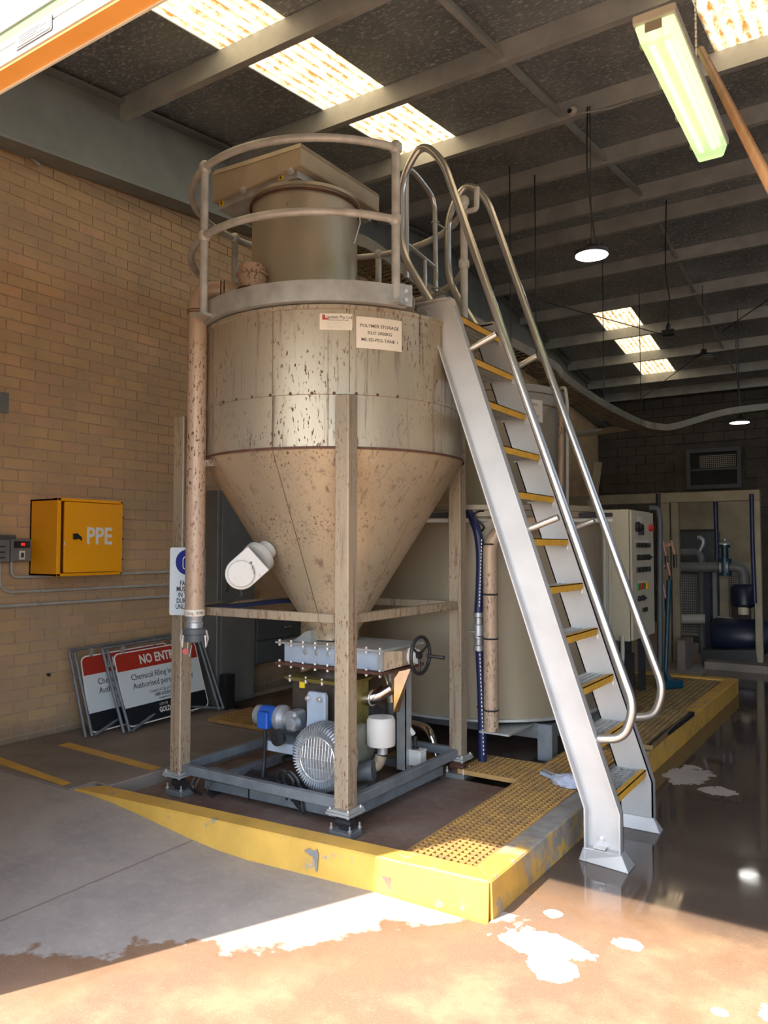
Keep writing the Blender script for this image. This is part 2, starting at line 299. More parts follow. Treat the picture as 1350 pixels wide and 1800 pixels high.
def thing(name, label, cat, loc, group=None):
    o = bpy.data.objects.new(name, None); COL.objects.link(o); o.location = loc; o.empty_display_size = .1; ORG[o.name] = Vector(loc); o['label'] = label; o['category'] = cat
    if group: o['group'] = group
    return o
def tag(o, label, cat, group=None):
    o['label'] = label; o['category'] = cat
    if group: o['group'] = group
    return o
def st(o): o['kind'] = 'structure'; return o
def fillet(pts, r, n=6):
    pts = [Vector(p) for p in pts]; out = [pts[0]]
    for i in range(1, len(pts) - 1):
        p, a, b = pts[i], pts[i - 1], pts[i + 1]; rr = min(r, (a - p).length * .48, (b - p).length * .48); s_ = p + (a - p).normalized() * rr; e = p + (b - p).normalized() * rr
        for k in range(n + 1):
            t = k / n; out.append(s_ * (1 - t) ** 2 + p * 2 * t * (1 - t) + e * t * t)
    out.append(pts[-1]); return out
def smooth(pts, n=8):
    P = [Vector(p) for p in pts]; P = [P[0] * 2 - P[1]] + P + [P[-1] * 2 - P[-2]]; out = []
    for i in range(1, len(P) - 2):
        for k in range(n):
            t = k / n; a, b, c, d = P[i - 1:i + 3]
            out.append(.5 * ((2 * b) + (c - a) * t + (2 * a - 5 * b + 4 * c - d) * t * t + (3 * b - a - 3 * c + d) * t ** 3))
    out.append(P[-2]); return out
def frame(o, u, v):
    """matrix with origin o, x along u, y along v"""
    u = Vector(u).normalized(); v = Vector(v); v = (v - u * v.dot(u)).normalized(); w = u.cross(v); m = Matrix((u, v, w)).transposed().to_4x4(); m.translation = Vector(o); return m
def text(body, size, mtx, mat, parent, name='lettering', align='CENTER', cyl=None, sx=1.0, depth=.0006, bold=0.0):
    cu = bpy.data.curves.new('t', 'FONT'); cu.body = body; cu.size = size; cu.align_x = align; cu.align_y = 'CENTER'; cu.extrude = depth; cu.resolution_u = 2; cu.offset = bold
    to = bpy.data.objects.new('t', cu); COL.objects.link(to); bpy.context.view_layer.update()
    me = bpy.data.meshes.new_from_object(to); bpy.data.objects.remove(to); bpy.data.curves.remove(cu)
    org = ORG[parent.name]
    for v in me.vertices:
        x, y, z = v.co; x *= sx
        if cyl:
            c, r, am = cyl; a = am + x / r; p = Vector((c[0] + (r + z) * math.cos(a), c[1] + (r + z) * math.sin(a), mtx + y))
        else: p = mtx @ Vector((x, y, z))
        v.co = p - org
    me.materials.clear(); me.materials.append(M[mat]); o = bpy.data.objects.new(name, me); COL.objects.link(o); o.parent = parent; ORG[o.name] = org; return o
def rr(w, h, r, n=5, x0=0, y0=0):
    out = []
    for cx, cy, a in ((w - r, h - r, 0), (r, h - r, 90), (r, r, 180), (w - r, r, 270)):
        for k in range(n + 1): t = math.radians(a + 90 * k / n); out.append((x0 + cx + r * math.cos(t), y0 + cy + r * math.sin(t)))
    return out
def proj(P):
    v = Vector(P) - EYE; z = v.dot(_F)
    return (675 + FPX * v.dot(_R) / z, 900 - FPX * v.dot(_U) / z, z) if z > .1 else (-9999, -9999, z)
# ================================================================== SETTING: roof, walls, ground
RID = 9.8
def zs(y): return 4.87 + .12 * y if y <= RID else 4.87 + .12 * RID - .145 * (y - RID)      # underside of the roof sheets
ceil = MB()
def sheet(x0, x1, y0, y1): ceil.hexa([(x0, y0, zs(y0)), (x1, y0, zs(y0)), (x1, y1, zs(y1)), (x0, y1, zs(y1)), (x0, y0, zs(y0) + .03), (x1, y0, zs(y0) + .03), (x1, y1, zs(y1) + .03), (x0, y1, zs(y1) + .03)])
SK = [(-4.15, -3.5, 1.7, 6.72), (-1.1, -.45, 1.7, 6.72), (-4.15, -3.5, 12.5, 16.2)]
for x0, x1 in ((-5.75, -4.15), (-3.5, -1.1), (-.45, 4.2)): sheet(x0, x1, 1.15, RID); sheet(x0, x1, RID, 17.4)
for x0, x1 in ((-4.15, -3.5), (-1.1, -.45)):
    sheet(x0, x1, 1.15, 1.7); sheet(x0, x1, 6.72, RID)
sheet(-4.15, -3.5, RID, 12.5); sheet(-4.15, -3.5, 16.2, 17.4); sheet(-1.1, -.45, RID, 17.4)
CE = st(ceil.build('ceiling', 'roof'))
def c_profile(y, z0, h, fl=.065, t=.006): return [(y, z0), (y + fl, z0), (y + fl, z0 + .018), (y + fl - t, z0 + .018), (y + fl - t, z0 + t), (y + t, z0 + t), (y + t, z0 + h - t), (y + fl, z0 + h - t), (y + fl, z0 + h), (y, z0 + h)]
YZ = Matrix(((0, 0, 1, 0), (1, 0, 0, 0), (0, 1, 0, 0), (0, 0, 0, 1)))
for y in (1.5, 2.8, 4.08, 5.36, 6.66, 7.98, 9.4, 10.15, 11.3, 12.46, 13.66, 14.86, 16.06, 17.0):
    h = .2 if 9 < y < 10.5 else .18
    m = YZ.copy(); m.translation = Vector((-5.3, 0, 0)); MB().prism(c_profile(y, zs(y) - h, h - .004), m, 9.3).build('purlin', 'purlin', CE)
for y0, y1 in ((1.5, 2.8), (2.8, 4.08), (4.08, 5.36), (5.36, 6.66), (6.66, 7.98), (7.98, 9.4), (10.15, 11.3), (11.3, 12.46), (12.46, 13.66), (13.66, 14.86), (14.86, 16.06)):
    a, b = zs(y0) - .15, zs(y1) - .15
    for k, x in enumerate((-2.43,)):
        MB().hexa([(x, y0 + .07, a), (x + .045, y0 + .07, a), (x + .045, y1, b), (x, y1, b), (x, y0 + .07, a + .1), (x + .006, y0 + .07, a + .1), (x + .006, y1, b + .1), (x, y1, b + .1)]).build('bridging_channel', 'purlin', CE)
for i, (x0, x1, y0, y1) in enumerate(SK):
    b = MB(); nx = 64; L = []
    for y in (y0 - .02, (y0 + y1) / 2, y1 + .02):
        L.append([b.bm.verts.new((x0 + (x1 - x0) * k / nx, y, zs(y) + .012 + .014 * math.sin((x0 + (x1 - x0) * k / nx) * 2 * math.pi / .086))) for k in range(nx + 1)])
    for A, B in zip(L, L[1:]):
        for k in range(nx): b.bm.faces.new((A[k], A[k + 1], B[k + 1], B[k]))
    st(b.build(f'window_{i + 1}', 'skyl', smooth=True, auto=80))
def rafter(x, name_parent=None):
    """tapered I beam under the purlins, following the roof, front slope and back slope"""
    root = thing('roof_rafter', 'deep grey steel I-beam rafter running along the top of the brick wall', 'beam', (x, RID, 4.5))
    for y0, y1 in ((1.3, RID), (RID, 17.2)):
        for nm, xa, xb, t0, t1 in (('web', x - .006, x + .006, .008, .40), ('top_flange', x - .1, x + .1, 0, .012), ('bottom_flange', x - .1, x + .1, .40, .412)):
            f = lambda y, d: zs(y) - .04 - d * 1.5 - (d / .4) * (.028 * min(max(0, y - 2.5), RID - 2.5) if y <= RID else .028 * (RID - 2.5) * max(0, (17.2 - y) / 7.4))
            MB().hexa([(xa, y0, f(y0, t1)), (xb, y0, f(y0, t1)), (xb, y1, f(y1, t1)), (xa, y1, f(y1, t1)), (xa, y0, f(y0, t0)), (xb, y0, f(y0, t0)), (xb, y1, f(y1, t0)), (xa, y1, f(y1, t0))]).build(nm, 'rafter', root)
rafter(-5.33)
# ---- left brick wall
wl = st(MB().box((-5.75, 1.15, 0), (WX - .0035, 17.4, 4.5)).build('wall_left', 'mortar'))
MB().prism([(1.15, 4.5), (17.4, 4.5), (17.4, zs(17.4)), (RID, zs(RID)), (1.15, zs(1.15))], Matrix.Translation((-5.75, 0, 0)) @ YZ, .293).build('gable_infill', 'mortar', wl)
cells = []
for r in range(58):
    z = BZ0 + r * BH; off = BL / 2 if r % 2 else 0
    for c in range(-1, 67):
        y = BY0 + c * BL + off
        if y < 1.3 or y + BL > 17.2 or z + BH > zs(y) - .2: continue
        px, py, dz = proj((WX, y + .12, z + .04)); vis = -15 < px < 340 and -10 < py < 1345 and z < 4.55 + .12 * (y - 3)
        cells.append((not vis, dz, y, z))
cells.sort(); far = MB(); brick_meshes = []
for k in range(4):
    b = MB(); d = [random.uniform(-.0015, .0025) for _ in range(8)]
    b.hexa([(-.03, 0 + d[0], 0), (d[1], .001, d[2] * .5), (d[3], BL - .011, d[4] * .5), (-.03, BL - .011, 0), (-.03, 0, BH - .011), (d[5], .001, BH - .011 + d[6] * .6), (d[7], BL - .011, BH - .011 + d[0] * .6), (-.03, BL - .011, BH - .011)])
    me = bpy.data.meshes.new('brick'); bmesh.ops.recalc_face_normals(b.bm, faces=b.bm.faces); b.bm.to_mesh(me); me.materials.append(M['brick']); brick_meshes.append(me)
for i, (nv, dz, y, z) in enumerate(cells):
    if i < 300:
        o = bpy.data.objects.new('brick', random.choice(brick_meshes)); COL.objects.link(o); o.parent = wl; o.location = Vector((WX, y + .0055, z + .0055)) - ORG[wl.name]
    else:
        q = random.uniform(-.001, .0025); far.box((WX - .02, y + .0055, z + .0055), (WX + q, y + BL - .0055, z + BH - .0055))
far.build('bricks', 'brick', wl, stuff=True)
# ---- other walls
wb = st(MB().box((-5.75, 17.25, 0), (4.2, 17.45, 5.1)).build('wall_back', 'block'))
bk = []; 
for r in range(25):
    for c in range(24):
        x = -5.4 + c * .4 + (.2 if r % 2 else 0); z = .01 + r * .2
        if x + .4 > 4 or (x + .4 > -3.62 and x < -2.4 and z + .2 > 2.78 and z < 3.72): continue
        px, py, dz = proj((x + .2, 17.2, z + .1)); bk.append((not (1000 < px < 1355 and 600 < py < 900), x, z))
bk.sort(); jb = MB(); bme = bpy.data.meshes.new('block'); t = MB().box((0, 0, 0), (.39, .06, .19)); t.bm.to_mesh(bme); bme.materials.append(M['block'])
for i, (nv, x, z) in enumerate(bk):
    if not nv and i < 300: o = bpy.data.objects.new('block', bme); COL.objects.link(o); o.parent = wb; o.location = Vector((x, 17.2 + random.uniform(-.002, .004), z)) - ORG[wb.name]
    else: jb.box((x, 17.2, z), (x + .39, 17.26, z + .19))
jb.build('blocks', 'block', wb, stuff=True)
w4 = MB()
for a, b_ in (((-3.55, 17.14, 2.82), (-3.47, 17.26, 3.66)), ((-2.56, 17.14, 2.82), (-2.48, 17.26, 3.66)), ((-3.47, 17.14, 2.82), (-2.56, 17.26, 2.90)), ((-3.47, 17.14, 3.58), (-2.56, 17.26, 3.66)), ((-3.47, 17.16, 3.2), (-2.56, 17.22, 3.24))): w4.box(a, b_)
w4 = st(w4.build('window_4', 'gbox')); MB().box((-3.47, 17.2, 2.9), (-2.56, 17.22, 3.58)).build('pane', 'glass', w4)
mesh_ = MB()
for k in range(18): mesh_.box((-3.28 + k * .04, 17.17, 3.26), (-3.27 + k * .04, 17.175, 3.52))
for k in range(7): mesh_.box((-3.28, 17.17, 3.26 + k * .04), (-2.6, 17.175, 3.27 + k * .04))
mesh_.build('insect_grille', 'pvc', w4, stuff=True)
st(MB().box((4.0, 1.15, 0), (4.2, 17.4, 4.9)).build('wall_right', 'block'))
wf = st(MB().box((-5.75, 1.16, 0), (-2.92, 1.36, 4.95)).build('wall_front', 'mortar'))
MB().box((-2.92, 1.16, 3.72), (3.6, 1.36, 4.95)).build('lintel', 'mortar', wf); MB().box((3.6, 1.16, 0), (4.2, 1.36, 4.95)).build('pier', 'mortar', wf)
# ---- raised roller door: cream slats, one pale green, orange bottom rail
dr = st(MB().box((-2.9, 1.305, 3.075), (3.58, 1.365, 3.083)).build('door_1', 'dorange'))
z = 3.084
for k, (h, m_, y) in enumerate(((.045, 'shut', 1.30), (.006, 'lid', 1.306), (.020, 'shut', 1.30), (.036, 'green', 1.303), (.07, 'shut', 1.298), (.006, 'lid', 1.306), (.09, 'shut', 1.30), (.08, 'shut', 1.302), (.09, 'shut', 1.30), (.09, 'shut', 1.302), (.09, 'shut', 1.3))):
    MB().box((-2.9, y, z), (3.58, 1.36, z + h)).build('slat', m_, dr); z += h
MB().box((-2.9, 1.365, 3.07), (3.58, 1.372, 3.085)).build('rear_lip', 'cream', dr)
pm = frame((-2.17, 1.2965, 3.105), (1, 0, 0), (0, 0, 1)); pl = tag(MB().prism(rr(.17, .036, .004), frame((-2.17, 1.2975, 3.105), (1, 0, 0), (0, 0, 1)), .004).build('maker_plate', 'label'), 'small white rectangular maker plate stuck on the raised door above its orange rail', 'label')
MB().prism(rr(.182, .048, .004), frame((-2.176, 1.2978, 3.099), (1, 0, 0), (0, 0, 1)), .002).build('plate_border', 'gcab', pl)
lines = MB()
for k in range(4): lines.box((-2.155, 1.2925, 3.111 + k * .007), (-2.155 + (.13, .09, .135, .11)[k], 1.2934, 3.1125 + k * .007))
lines.build('print_lines', 'dark', pl, stuff=True)
# ---- ground
fl = MB(); xs = [-15, -8, -5.75, -5.0, -4.6, -4.3, -4.15, -4.0, -3.8, -3.6, -3.4, -3.2, -3.0, -2.8, -2.6, -2.3, -2.0, -1.47, -1, 0, 2, 4, 9, 16]
def gz(x):
    t = min(1, max(0, (-2.75 - x) / 1.35)); return .15 * t * t * (3 - 2 * t)
ys = [-14, -5, -1, 1, 2, 2.5, 3.05]; V = [[fl.bm.verts.new((x, y, gz(x) * (1 if y > 0 else .4))) for x in xs] for y in ys]
for a, b_ in zip(V, V[1:]):
    for k in range(len(xs) - 1): fl.bm.faces.new((a[k], a[k + 1], b_[k + 1], b_[k]))
va = [fl.bm.verts.new(p) for p in ((-1.47, 17.3, 0), (-1, 17.3, 0), (0, 17.3, 0), (2, 17.3, 0), (4, 17.3, 0))]; i0 = xs.index(-1.47)
for k in range(4): fl.bm.faces.new((V[-1][i0 + k], V[-1][i0 + k + 1], va[k + 1], va[k]))
vb = [fl.bm.verts.new(p) for p in ((-5.75, 9.3, 0), (-5.75, 17.3, 0), (-1.47, 9.3, 0))]; fl.bm.faces.new((vb[0], vb[2], va[0], vb[1]))
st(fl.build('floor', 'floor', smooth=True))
# sunken slab in the bund, left slab, kerbs
sl_ = MB().box((-3.98, 3.06, -.1), (-1.96, 4.58, .08)).box((-3.98, 4.58, -.1), (-2.42, 9.2, .08)).box((-2.42, 5.02, -.1), (-1.96, 9.2, .08)).box((-5.45, 5.1, -.1), (-3.98, 9.2, .08))
tag(sl_.build('bund_floor', 'slab'), 'brown stained concrete floor of the bund under the silo', 'floor')
tag(MB().prism([(-5.445, 2.9), (-4.13, 2.9), (-4.13, 3.075), (-3.985, 3.075), (-3.985, 4.55), (-5.445, 4.55)], Matrix.Translation((0, 0, -.05)), .21).build('concrete_plinth', 'lslab', bevel=.006), 'raised brown concrete slab between the brick wall and the silo bund', 'slab')
tag(MB().prism([(-5.1, 3.48), (-4.02, 3.42), (-4.02, 3.5), (-5.1, 3.57)], Matrix.Translation((0, 0, .161)), .002).build('painted_line', 'yel'), 'yellow painted line on the raised slab in front of the no entry signs', 'floor marking')
tag(MB().prism([(-5.4, 3.0), (-4.22, 2.915), (-4.22, 2.975), (-5.4, 3.09)], Matrix.Translation((0, 0, .1612)), .002).build('painted_line', 'yel'), 'yellow painted line at the outer edge of the raised slab by the brick wall', 'floor marking')
kf = MB(); A0, A1, B0, B1 = (-4.12, 2.905), (-1.475, 3.09), (-4.02, 3.065), (-1.60, 3.22)
kf.hexa([(*A0, -.05), (*A1, -.05), (B1[0], B1[1], -.05), (*B0, -.05), (A0[0], A0[1] + .012, .16), (A1[0], A1[1] + .012, .16), (B1[0], B1[1], .16), (*B0, .16)])
kfo = tag(kf.build('bund_kerb', 'yel', bevel=.008), 'front yellow concrete kerb of the bund, half in bright sunlight', 'kerb')
MB().prism([(0, .085), (.03, .10), (.055, .09), (.075, .105), (.085, .08), (.08, .0), (.07, .0), (.066, .05), (.05, .065), (.03, .07)], frame((-2.44, 3.0215, .03), (1, .07, 0), (0, .06, 1)), .003).build('broken_patch', 'conc', kfo)
kr = MB().hexa([(-1.60, 3.225, -.05), (-1.462, 3.095, -.05), (-1.41, 9.15, -.05), (-1.55, 9.15, -.05), (-1.60, 3.225, .16), (-1.474, 3.105, .16), (-1.42, 9.15, .16), (-1.55, 9.15, .16)])
tag(kr.build('bund_kerb', 'kerbr', bevel=.008), 'long right-hand kerb of the bund running back beside the wet channel, its yellow paint worn to grey', 'kerb')
tag(MB().box((-3.2, 9.151, -.05), (-1.42, 9.3, .16)).build('bund_kerb', 'yel', bevel=.006), 'yellow kerb closing the far end of the grating walkway', 'kerb')
tag(MB().box((-1.978, 3.235, -.15), (-1.605, 9.14, .02)).box((-2.42, 4.585, -.15), (-1.98, 5.015, .02)).build('drain_trench', 'pit'), 'dark drain trench under the yellow gratings', 'trench')
def grating(label, x0, y0, x1, y1, ztop, pitch=.038, bar=.0095, h=.03, mat='grate', mtx=None):
    b = MB(); bar2 = bar / 2; nx = max(1, round((x1 - x0) / pitch)); ny = max(1, round((y1 - y0) / pitch))
    for k in range(nx + 1): x = x0 + (x1 - x0) * k / nx; b.box((x - bar2, y0, ztop - h), (x + bar2, y1, ztop))
    for k in range(ny + 1): y = y0 + (y1 - y0) * k / ny; b.box((x0, y - bar2, ztop - h), (x1, y + bar2, ztop - .001))
    if mtx: bmesh.ops.transform(b.bm, matrix=mtx, verts=b.bm.verts)
    xs_ = [v.co for v in b.bm.verts]; c = (sum(v.x for v in xs_) / len(xs_), sum(v.y for v in xs_) / len(xs_), min(v.z for v in xs_))
    g = thing('floor_grating', label, 'grating', c); b.build('grating_bars', mat, g, stuff=True)
    return g
grating('long yellow grating strip beside the right kerb, dusted grey, its front corner in the sun', -1.975, 3.235, -1.608, 5.6, .145, mat='grate')
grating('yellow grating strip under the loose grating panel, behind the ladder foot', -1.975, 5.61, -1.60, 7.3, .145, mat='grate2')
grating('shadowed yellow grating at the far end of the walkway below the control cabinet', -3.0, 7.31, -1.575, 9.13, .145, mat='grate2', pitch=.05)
grating('short yellow cross grating between the silo slab and the stainless tank stand', -2.41, 4.59, -1.985, 5.01, .145, mat='grate')
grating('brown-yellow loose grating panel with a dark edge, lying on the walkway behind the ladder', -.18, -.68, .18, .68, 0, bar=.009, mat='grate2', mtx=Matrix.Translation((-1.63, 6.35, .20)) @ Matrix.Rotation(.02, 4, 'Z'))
tag(MB().bar((-1.47, 5.68, .182), (-1.44, 7.03, .182), .035, .035).build('edge_angle', 'black'), 'black strip along the right edge of the loose grating panel', 'edge strip')
grating('square of yellow grating inside the blower skid below the silo', -3.05, 4.62, -2.68, 4.92, .118)
grating('patch of yellow grating on the floor in front of the dark wall cabinets', -4.72, 4.6, -4.12, 5.1, .2)
tag(MB().box((-5.45, 4.56, -.05), (-3.99, 5.095, .165)).build('pit_cover_slab', 'lslab'), 'brown concrete strip behind the raised slab that carries a yellow grating patch', 'slab')
# ================================================================== THE POLYMER SILO
SC = (-3.0, 4.015); SR = .83; AF = math.radians(306.5)
LEGS = ((-2.44, 3.37), (-3.70, 3.37), (-2.43, 4.63), (-3.70, 4.63))
silo = thing('polymer_silo', 'tall rust-streaked stainless steel silo with a cone bottom standing on four square posts', 'silo', (-3.0, 4.015, .08))
def onc(r, a, z): return Vector((SC[0] + r * math.cos(a), SC[1] + r * math.sin(a), z))
MB().lathe([(SR, 2.44), (SR, 2.90), (SR + .008, 2.905), (SR + .008, 2.925), (SR - .05, 2.93), (.3, 2.99), (.0, 2.99)], (*SC, 0), seg=72, caps=False).build('upper_shell', 'silo', silo, smooth=True)
MB().lathe([(SR - .004, 2.14), (SR - .004, 2.43), (SR + .004, 2.433), (SR + .004, 2.443)], (*SC, 0), seg=72, caps=False).build('lower_shell', 'silo', silo, smooth=True)
MB().lathe([(SR + .006, 2.133), (SR + .006, 2.147), (SR - .01, 2.15)], (*SC, 0), seg=72, caps=False).build('weld_bead', 'rust', silo, smooth=True)
MB().lathe([(.16, 1.02), (.16, 1.07), (SR, 2.14)], (*SC, 0), seg=72, caps=False).build('cone', 'cone', silo, smooth=True)
for da in (-1.05, -.42, .1, .85):
    a = AF + da; MB().tube([onc(SR + .001, a, 2.9), onc(SR + .001, a, 2.15), onc(SR + .001, a, 2.135), onc(.163, a, 1.07)], .002, 6).build('seam_weld', 'seam', silo)
for a in [AF + k * .145 for k in range(-6, 4)]:
    MB().lathe([(.009, 0), (.009, .002), (.005, .003)], onc(SR + .003, a, 2.437), axis=(math.cos(a), math.sin(a), 0), seg=10).build('weld_scallop', 'rust', silo)
for i, (x, y) in enumerate(LEGS):
    h = .045; p = MB().box((x - h, y - h, .225), (x + h, y + h, 2.42)); lg = p.build('leg', 'post', silo, bevel=.006)
    b = MB().box((x - .075, y - .075, .20), (x + .075, y + .075, .212)).box((x - .07, y - .07, .214), (x + .07, y + .07, .226)); b.build('base_plate', 'galv', lg)
    for sx, sy in ((1, 0), (-1, 0), (0, 1), (0, -1)): pass
    g = MB()
    for sx in (-1, 1):
        for sy in (-1, 1):
            g.tube([(x + sx * .058, y + sy * .058, .19), (x + sx * .058, y + sy * .058, .236)], .007, 6)
            g.tube([(x + sx * .06, y + sy * .045, .09), (x + sx * .06, y + sy * .045, .15)], .005, 6); g.tube([(x + sx * .06, y + sy * .045, .118), (x + sx * .06, y + sy * .045, .128)], .011, 6)
    g.build('bolts', 'zinc', lg, stuff=True)
    MB().box((x - .07, y - .055, .08), (x + .07, y + .055, .112)).build('foot_block', 'gcab', lg, bevel=.004)
    MB().tube([(x - .05, y, .15), (x + .05, y, .15)], .026, 12).box((x - .03, y - .018, .112), (x + .03, y + .018, .2)).build('load_cell', 'rust' if i == 2 else 'dark', lg)
for a, b_ in (((-3.70, 3.37), (-2.44, 3.37)), ((-2.44, 3.37), (-2.43, 4.63)), ((-2.43, 4.63), (-3.7, 4.63)), ((-3.7, 4.63), (-3.7, 3.37))):
    a, b_ = Vector((*a, 1.215)), Vector((*b_, 1.215)); d = (b_ - a).normalized() * .045
    MB().bar(a + d, b_ - d, .045, .05).build('brace', 'post', silo, bevel=.004)
    a.z = b_.z = .242; MB().bar(a + d, b_ - d, .045, .055).build('bottom_rail', 'skid', silo, bevel=.004)
# ring channel (toe plate) round the rim
MB().arcplate(SC, SR + .03, SR + .045, 2.935, 3.05, 192, 334, 60).arcplate(SC, SR - .02, SR + .03, 2.935, 2.948, 192, 334, 60).build('toe_ring', 'galv', silo, smooth=True)
a = math.radians(333); e = onc(SR + .048, a, 3.0); MB().obox(e, (.008, .09, .12), (math.cos(a), math.sin(a), 0)).build('splice_plate', 'galv', silo)
for z in (2.97, 3.02): MB().lathe([(.012, 0), (.012, .012)], onc(SR + .052, a, z), (math.cos(a), math.sin(a), 0), 8).build('bolt', 'zinc', silo)
MB().prism(rr(.06, .085, .012), frame(onc(SR, math.radians(226), 2.80) , (-math.sin(math.radians(226)), math.cos(math.radians(226)), 0), (0, 0, 1)), .012).build('lifting_lug', 'silo', silo)
# filter housing and hood on the roof
FC = (-3.08, 3.80)
MB().lathe([(.335, 2.93), (.335, 3.76), (.35, 3.765), (.35, 3.785), (.30, 3.79)], (*FC, 0), seg=56).build('filter_housing', 'hop', silo, smooth=True)
MB().tube([(FC[0] + .345 * math.cos(t * 6.283 / 48), FC[1] + .345 * math.sin(t * 6.283 / 48), 3.74) for t in range(48)], .008, 6, closed=True).build('clamp_band', 'rust', silo)
x0, x1, y0, y1 = -3.57, -2.84, 3.46, 4.30
hd = MB().hexa([(x0, y0, 3.80), (x1, y0, 3.845), (x1, y1, 3.87), (x0, y1, 3.80), (x0 , y0, 3.985), (x1, y0, 3.96), (x1, y1, 3.985), (x0, y1, 4.0)]); hood = hd.build('hood', 'lid', silo, bevel=.006)
MB().hexa([(x0, y0 - .004, 3.975), (x1 + .004, y0 - .004, 3.95), (x1 + .004, y1, 3.975), (x0, y1, 3.99), (x0 + .02, y0 + .01, 4.01), (x1 - .01, y0 + .01, 3.985), (x1 - .01, y1, 4.0), (x0 + .02, y1, 4.02)]).build('hood_lip', 'lid', hood)
ft = MB().hexa([(x0 + .03, y0 + .03, 3.755), (x1 - .05, y0 + .03, 3.80), (x1 - .05, y1 - .03, 3.81), (x0 + .03, y1 - .03, 3.76), (x0 + .03, y0 + .03, 3.80), (x1 - .05, y0 + .03, 3.84), (x1 - .05, y1 - .03, 3.86), (x0 + .03, y1 - .03, 3.80)]); tray = ft.build('hood_base', 'galv', silo)
for t in (.02, .78):
    p = Vector((x0 + .03 + t * (x1 - .05 - x0 - .03), y0 + .026, 3.775 + .045 * t)); MB().box(p, p + Vector((.035, .003, .038))).build('warning_tag', 'tape', tray)
    MB().box(p + Vector((.014, -.002, .008)), p + Vector((.02, 0, .028))).box(p + Vector((.01, -.002, .008)), p + Vector((.024, 0, .014))).build('arrow', 'ink', tray)
for p in ((-3.3, y0 + .012, 3.815), (-2.92, y0 + .012, 3.83), (x1 + .01, 3.95, 3.84)): MB().lathe([(.022, 0), (.022, .012), (.008, .014), (.008, .03)], p, (0, -1, 0) if p[0] < x1 else (1, 0, 0), 12).build('latch', 'galv', silo)
MB().lathe([(.045, 0), (.045, .01)], (-3.42, 3.72, 3.83), (0, -1, 0), 14).build('gauge', 'dark', silo)
vt = MB().lathe([(.045, 2.95), (.045, 3.07), (.085, 3.13), (.085, 3.22), (.10, 3.225), (.10, 3.235), (.078, 3.24), (.078, 3.285), (.0, 3.29)], (-3.16, 3.40, 0), seg=28).build('relief_valve', 'pipe', silo, smooth=True)
MB().tube([(-3.16 + .088 * math.cos(t * .2618), 3.40 + .088 * math.sin(t * .2618), 3.135) for t in range(24)], .006, 6, closed=True).build('valve_band', 'rust', silo)
# guard rail round the top
GC = (-3.03, 3.99); GR = .88; ZT, ZM = 3.83, 3.42
def gp(a, z, r=GR): return Vector((GC[0] + r * math.cos(math.radians(a)), GC[1] + r * math.sin(math.radians(a)), z))
for nm, z in (('top_rail', ZT), ('mid_rail', ZM)): MB().tube([gp(t, z) for t in range(27, 333, 5)] + [gp(333, z)], .022, 12).build(nm, 'rail', silo, smooth=True)
for a in (251, 332, 27, 102, 178):
    p = gp(a, 0); po = MB().tube([(p.x, p.y, 2.96), (p.x, p.y, ZT)], .024, 12).build('rail_post', 'rail', silo, smooth=True)
    k = MB()
    for z in (ZT, ZM): k.lathe([(0, -.042), (.018, -.038), (.034, -.02), (.036, 0), (.034, .02), (.018, .038), (0, .042)], (p.x, p.y, z), seg=14, caps=False)
    k.build('ball_fitting', 'rail', po, smooth=True, stuff=True); MB().box((p.x - .045, p.y - .045, 2.94), (p.x + .045, p.y + .045, 2.96)).build('post_foot', 'galv', po)
p = gp(27, 0); MB().tube(fillet([(p.x, p.y, 3.76), (p.x + .09, p.y - .0, 3.76), (p.x + .095, p.y, 3.90)], .02), .018, 10).build('hook_stub', 'rail', silo, smooth=True)
MB().tube([gp(318, ZM - .02), gp(318, ZM - .05) + Vector((.004, 0, 0)), gp(316, ZM - .17)], .004, 6).build('hanging_wire', 'zinc', silo)
# signs riveted to the shell
def shell_sign(nm, a0, a1, z0, z1, rows, label, tilt=0):
    r0 = SR + .001; b = MB().arcplate(SC, r0, r0 + .003, z0, z1, a0, a1, 14); o = b.build(nm, 'label', None); tag(o, label, 'sign')
    am = math.radians((a0 + a1) / 2)
    for (t, sz, z, mt, dx) in rows: text(t, sz, z, mt, o, cyl=((SC[0], SC[1]), r0 + .0034, am + dx / r0), bold=sz * .003)
    return o
shell_sign('tank_sign', 314.8, 333.3, 2.69, 2.865, (('POLYMER STORAGE', .0255, 2.815, 'ink', 0), ('SILO 2000KG', .0255, 2.777, 'ink', 0), ('ME-SD-PD2-TANK 1', .0255, 2.738, 'ink', .003)), 'white rust-edged sign reading POLYMER STORAGE SILO 2000KG on the silo')
s2 = shell_sign('maker_sign', 301, 313.3, 2.785, 2.875, (('Liquitek Pty Ltd', .024, 2.855, 'ink', .012), ('STORAGE & HANDLING SYSTEMS', .0075, 2.838, 'ink', .012)), 'small cream maker sign with a red logo, left of the POLYMER STORAGE sign')
am = math.radians(302.6); MB().arcplate(SC, SR + .004, SR + .005, 2.846, 2.868, 302.0, 303.0, 2).arcplate(SC, SR + .004, SR + .005, 2.840, 2.848, 302.0, 304.2, 2).build('logo', 'red', s2)
g = MB()
for k in range(5): g.arcplate(SC, SR + .004, SR + .0046, 2.796 + k * .0075, 2.7972 + k * .0075, 303.5, (311, 309.5, 311.5, 308, 310.5)[k], 6)
g.build('print_lines', 'pvc', s2, stuff=True)
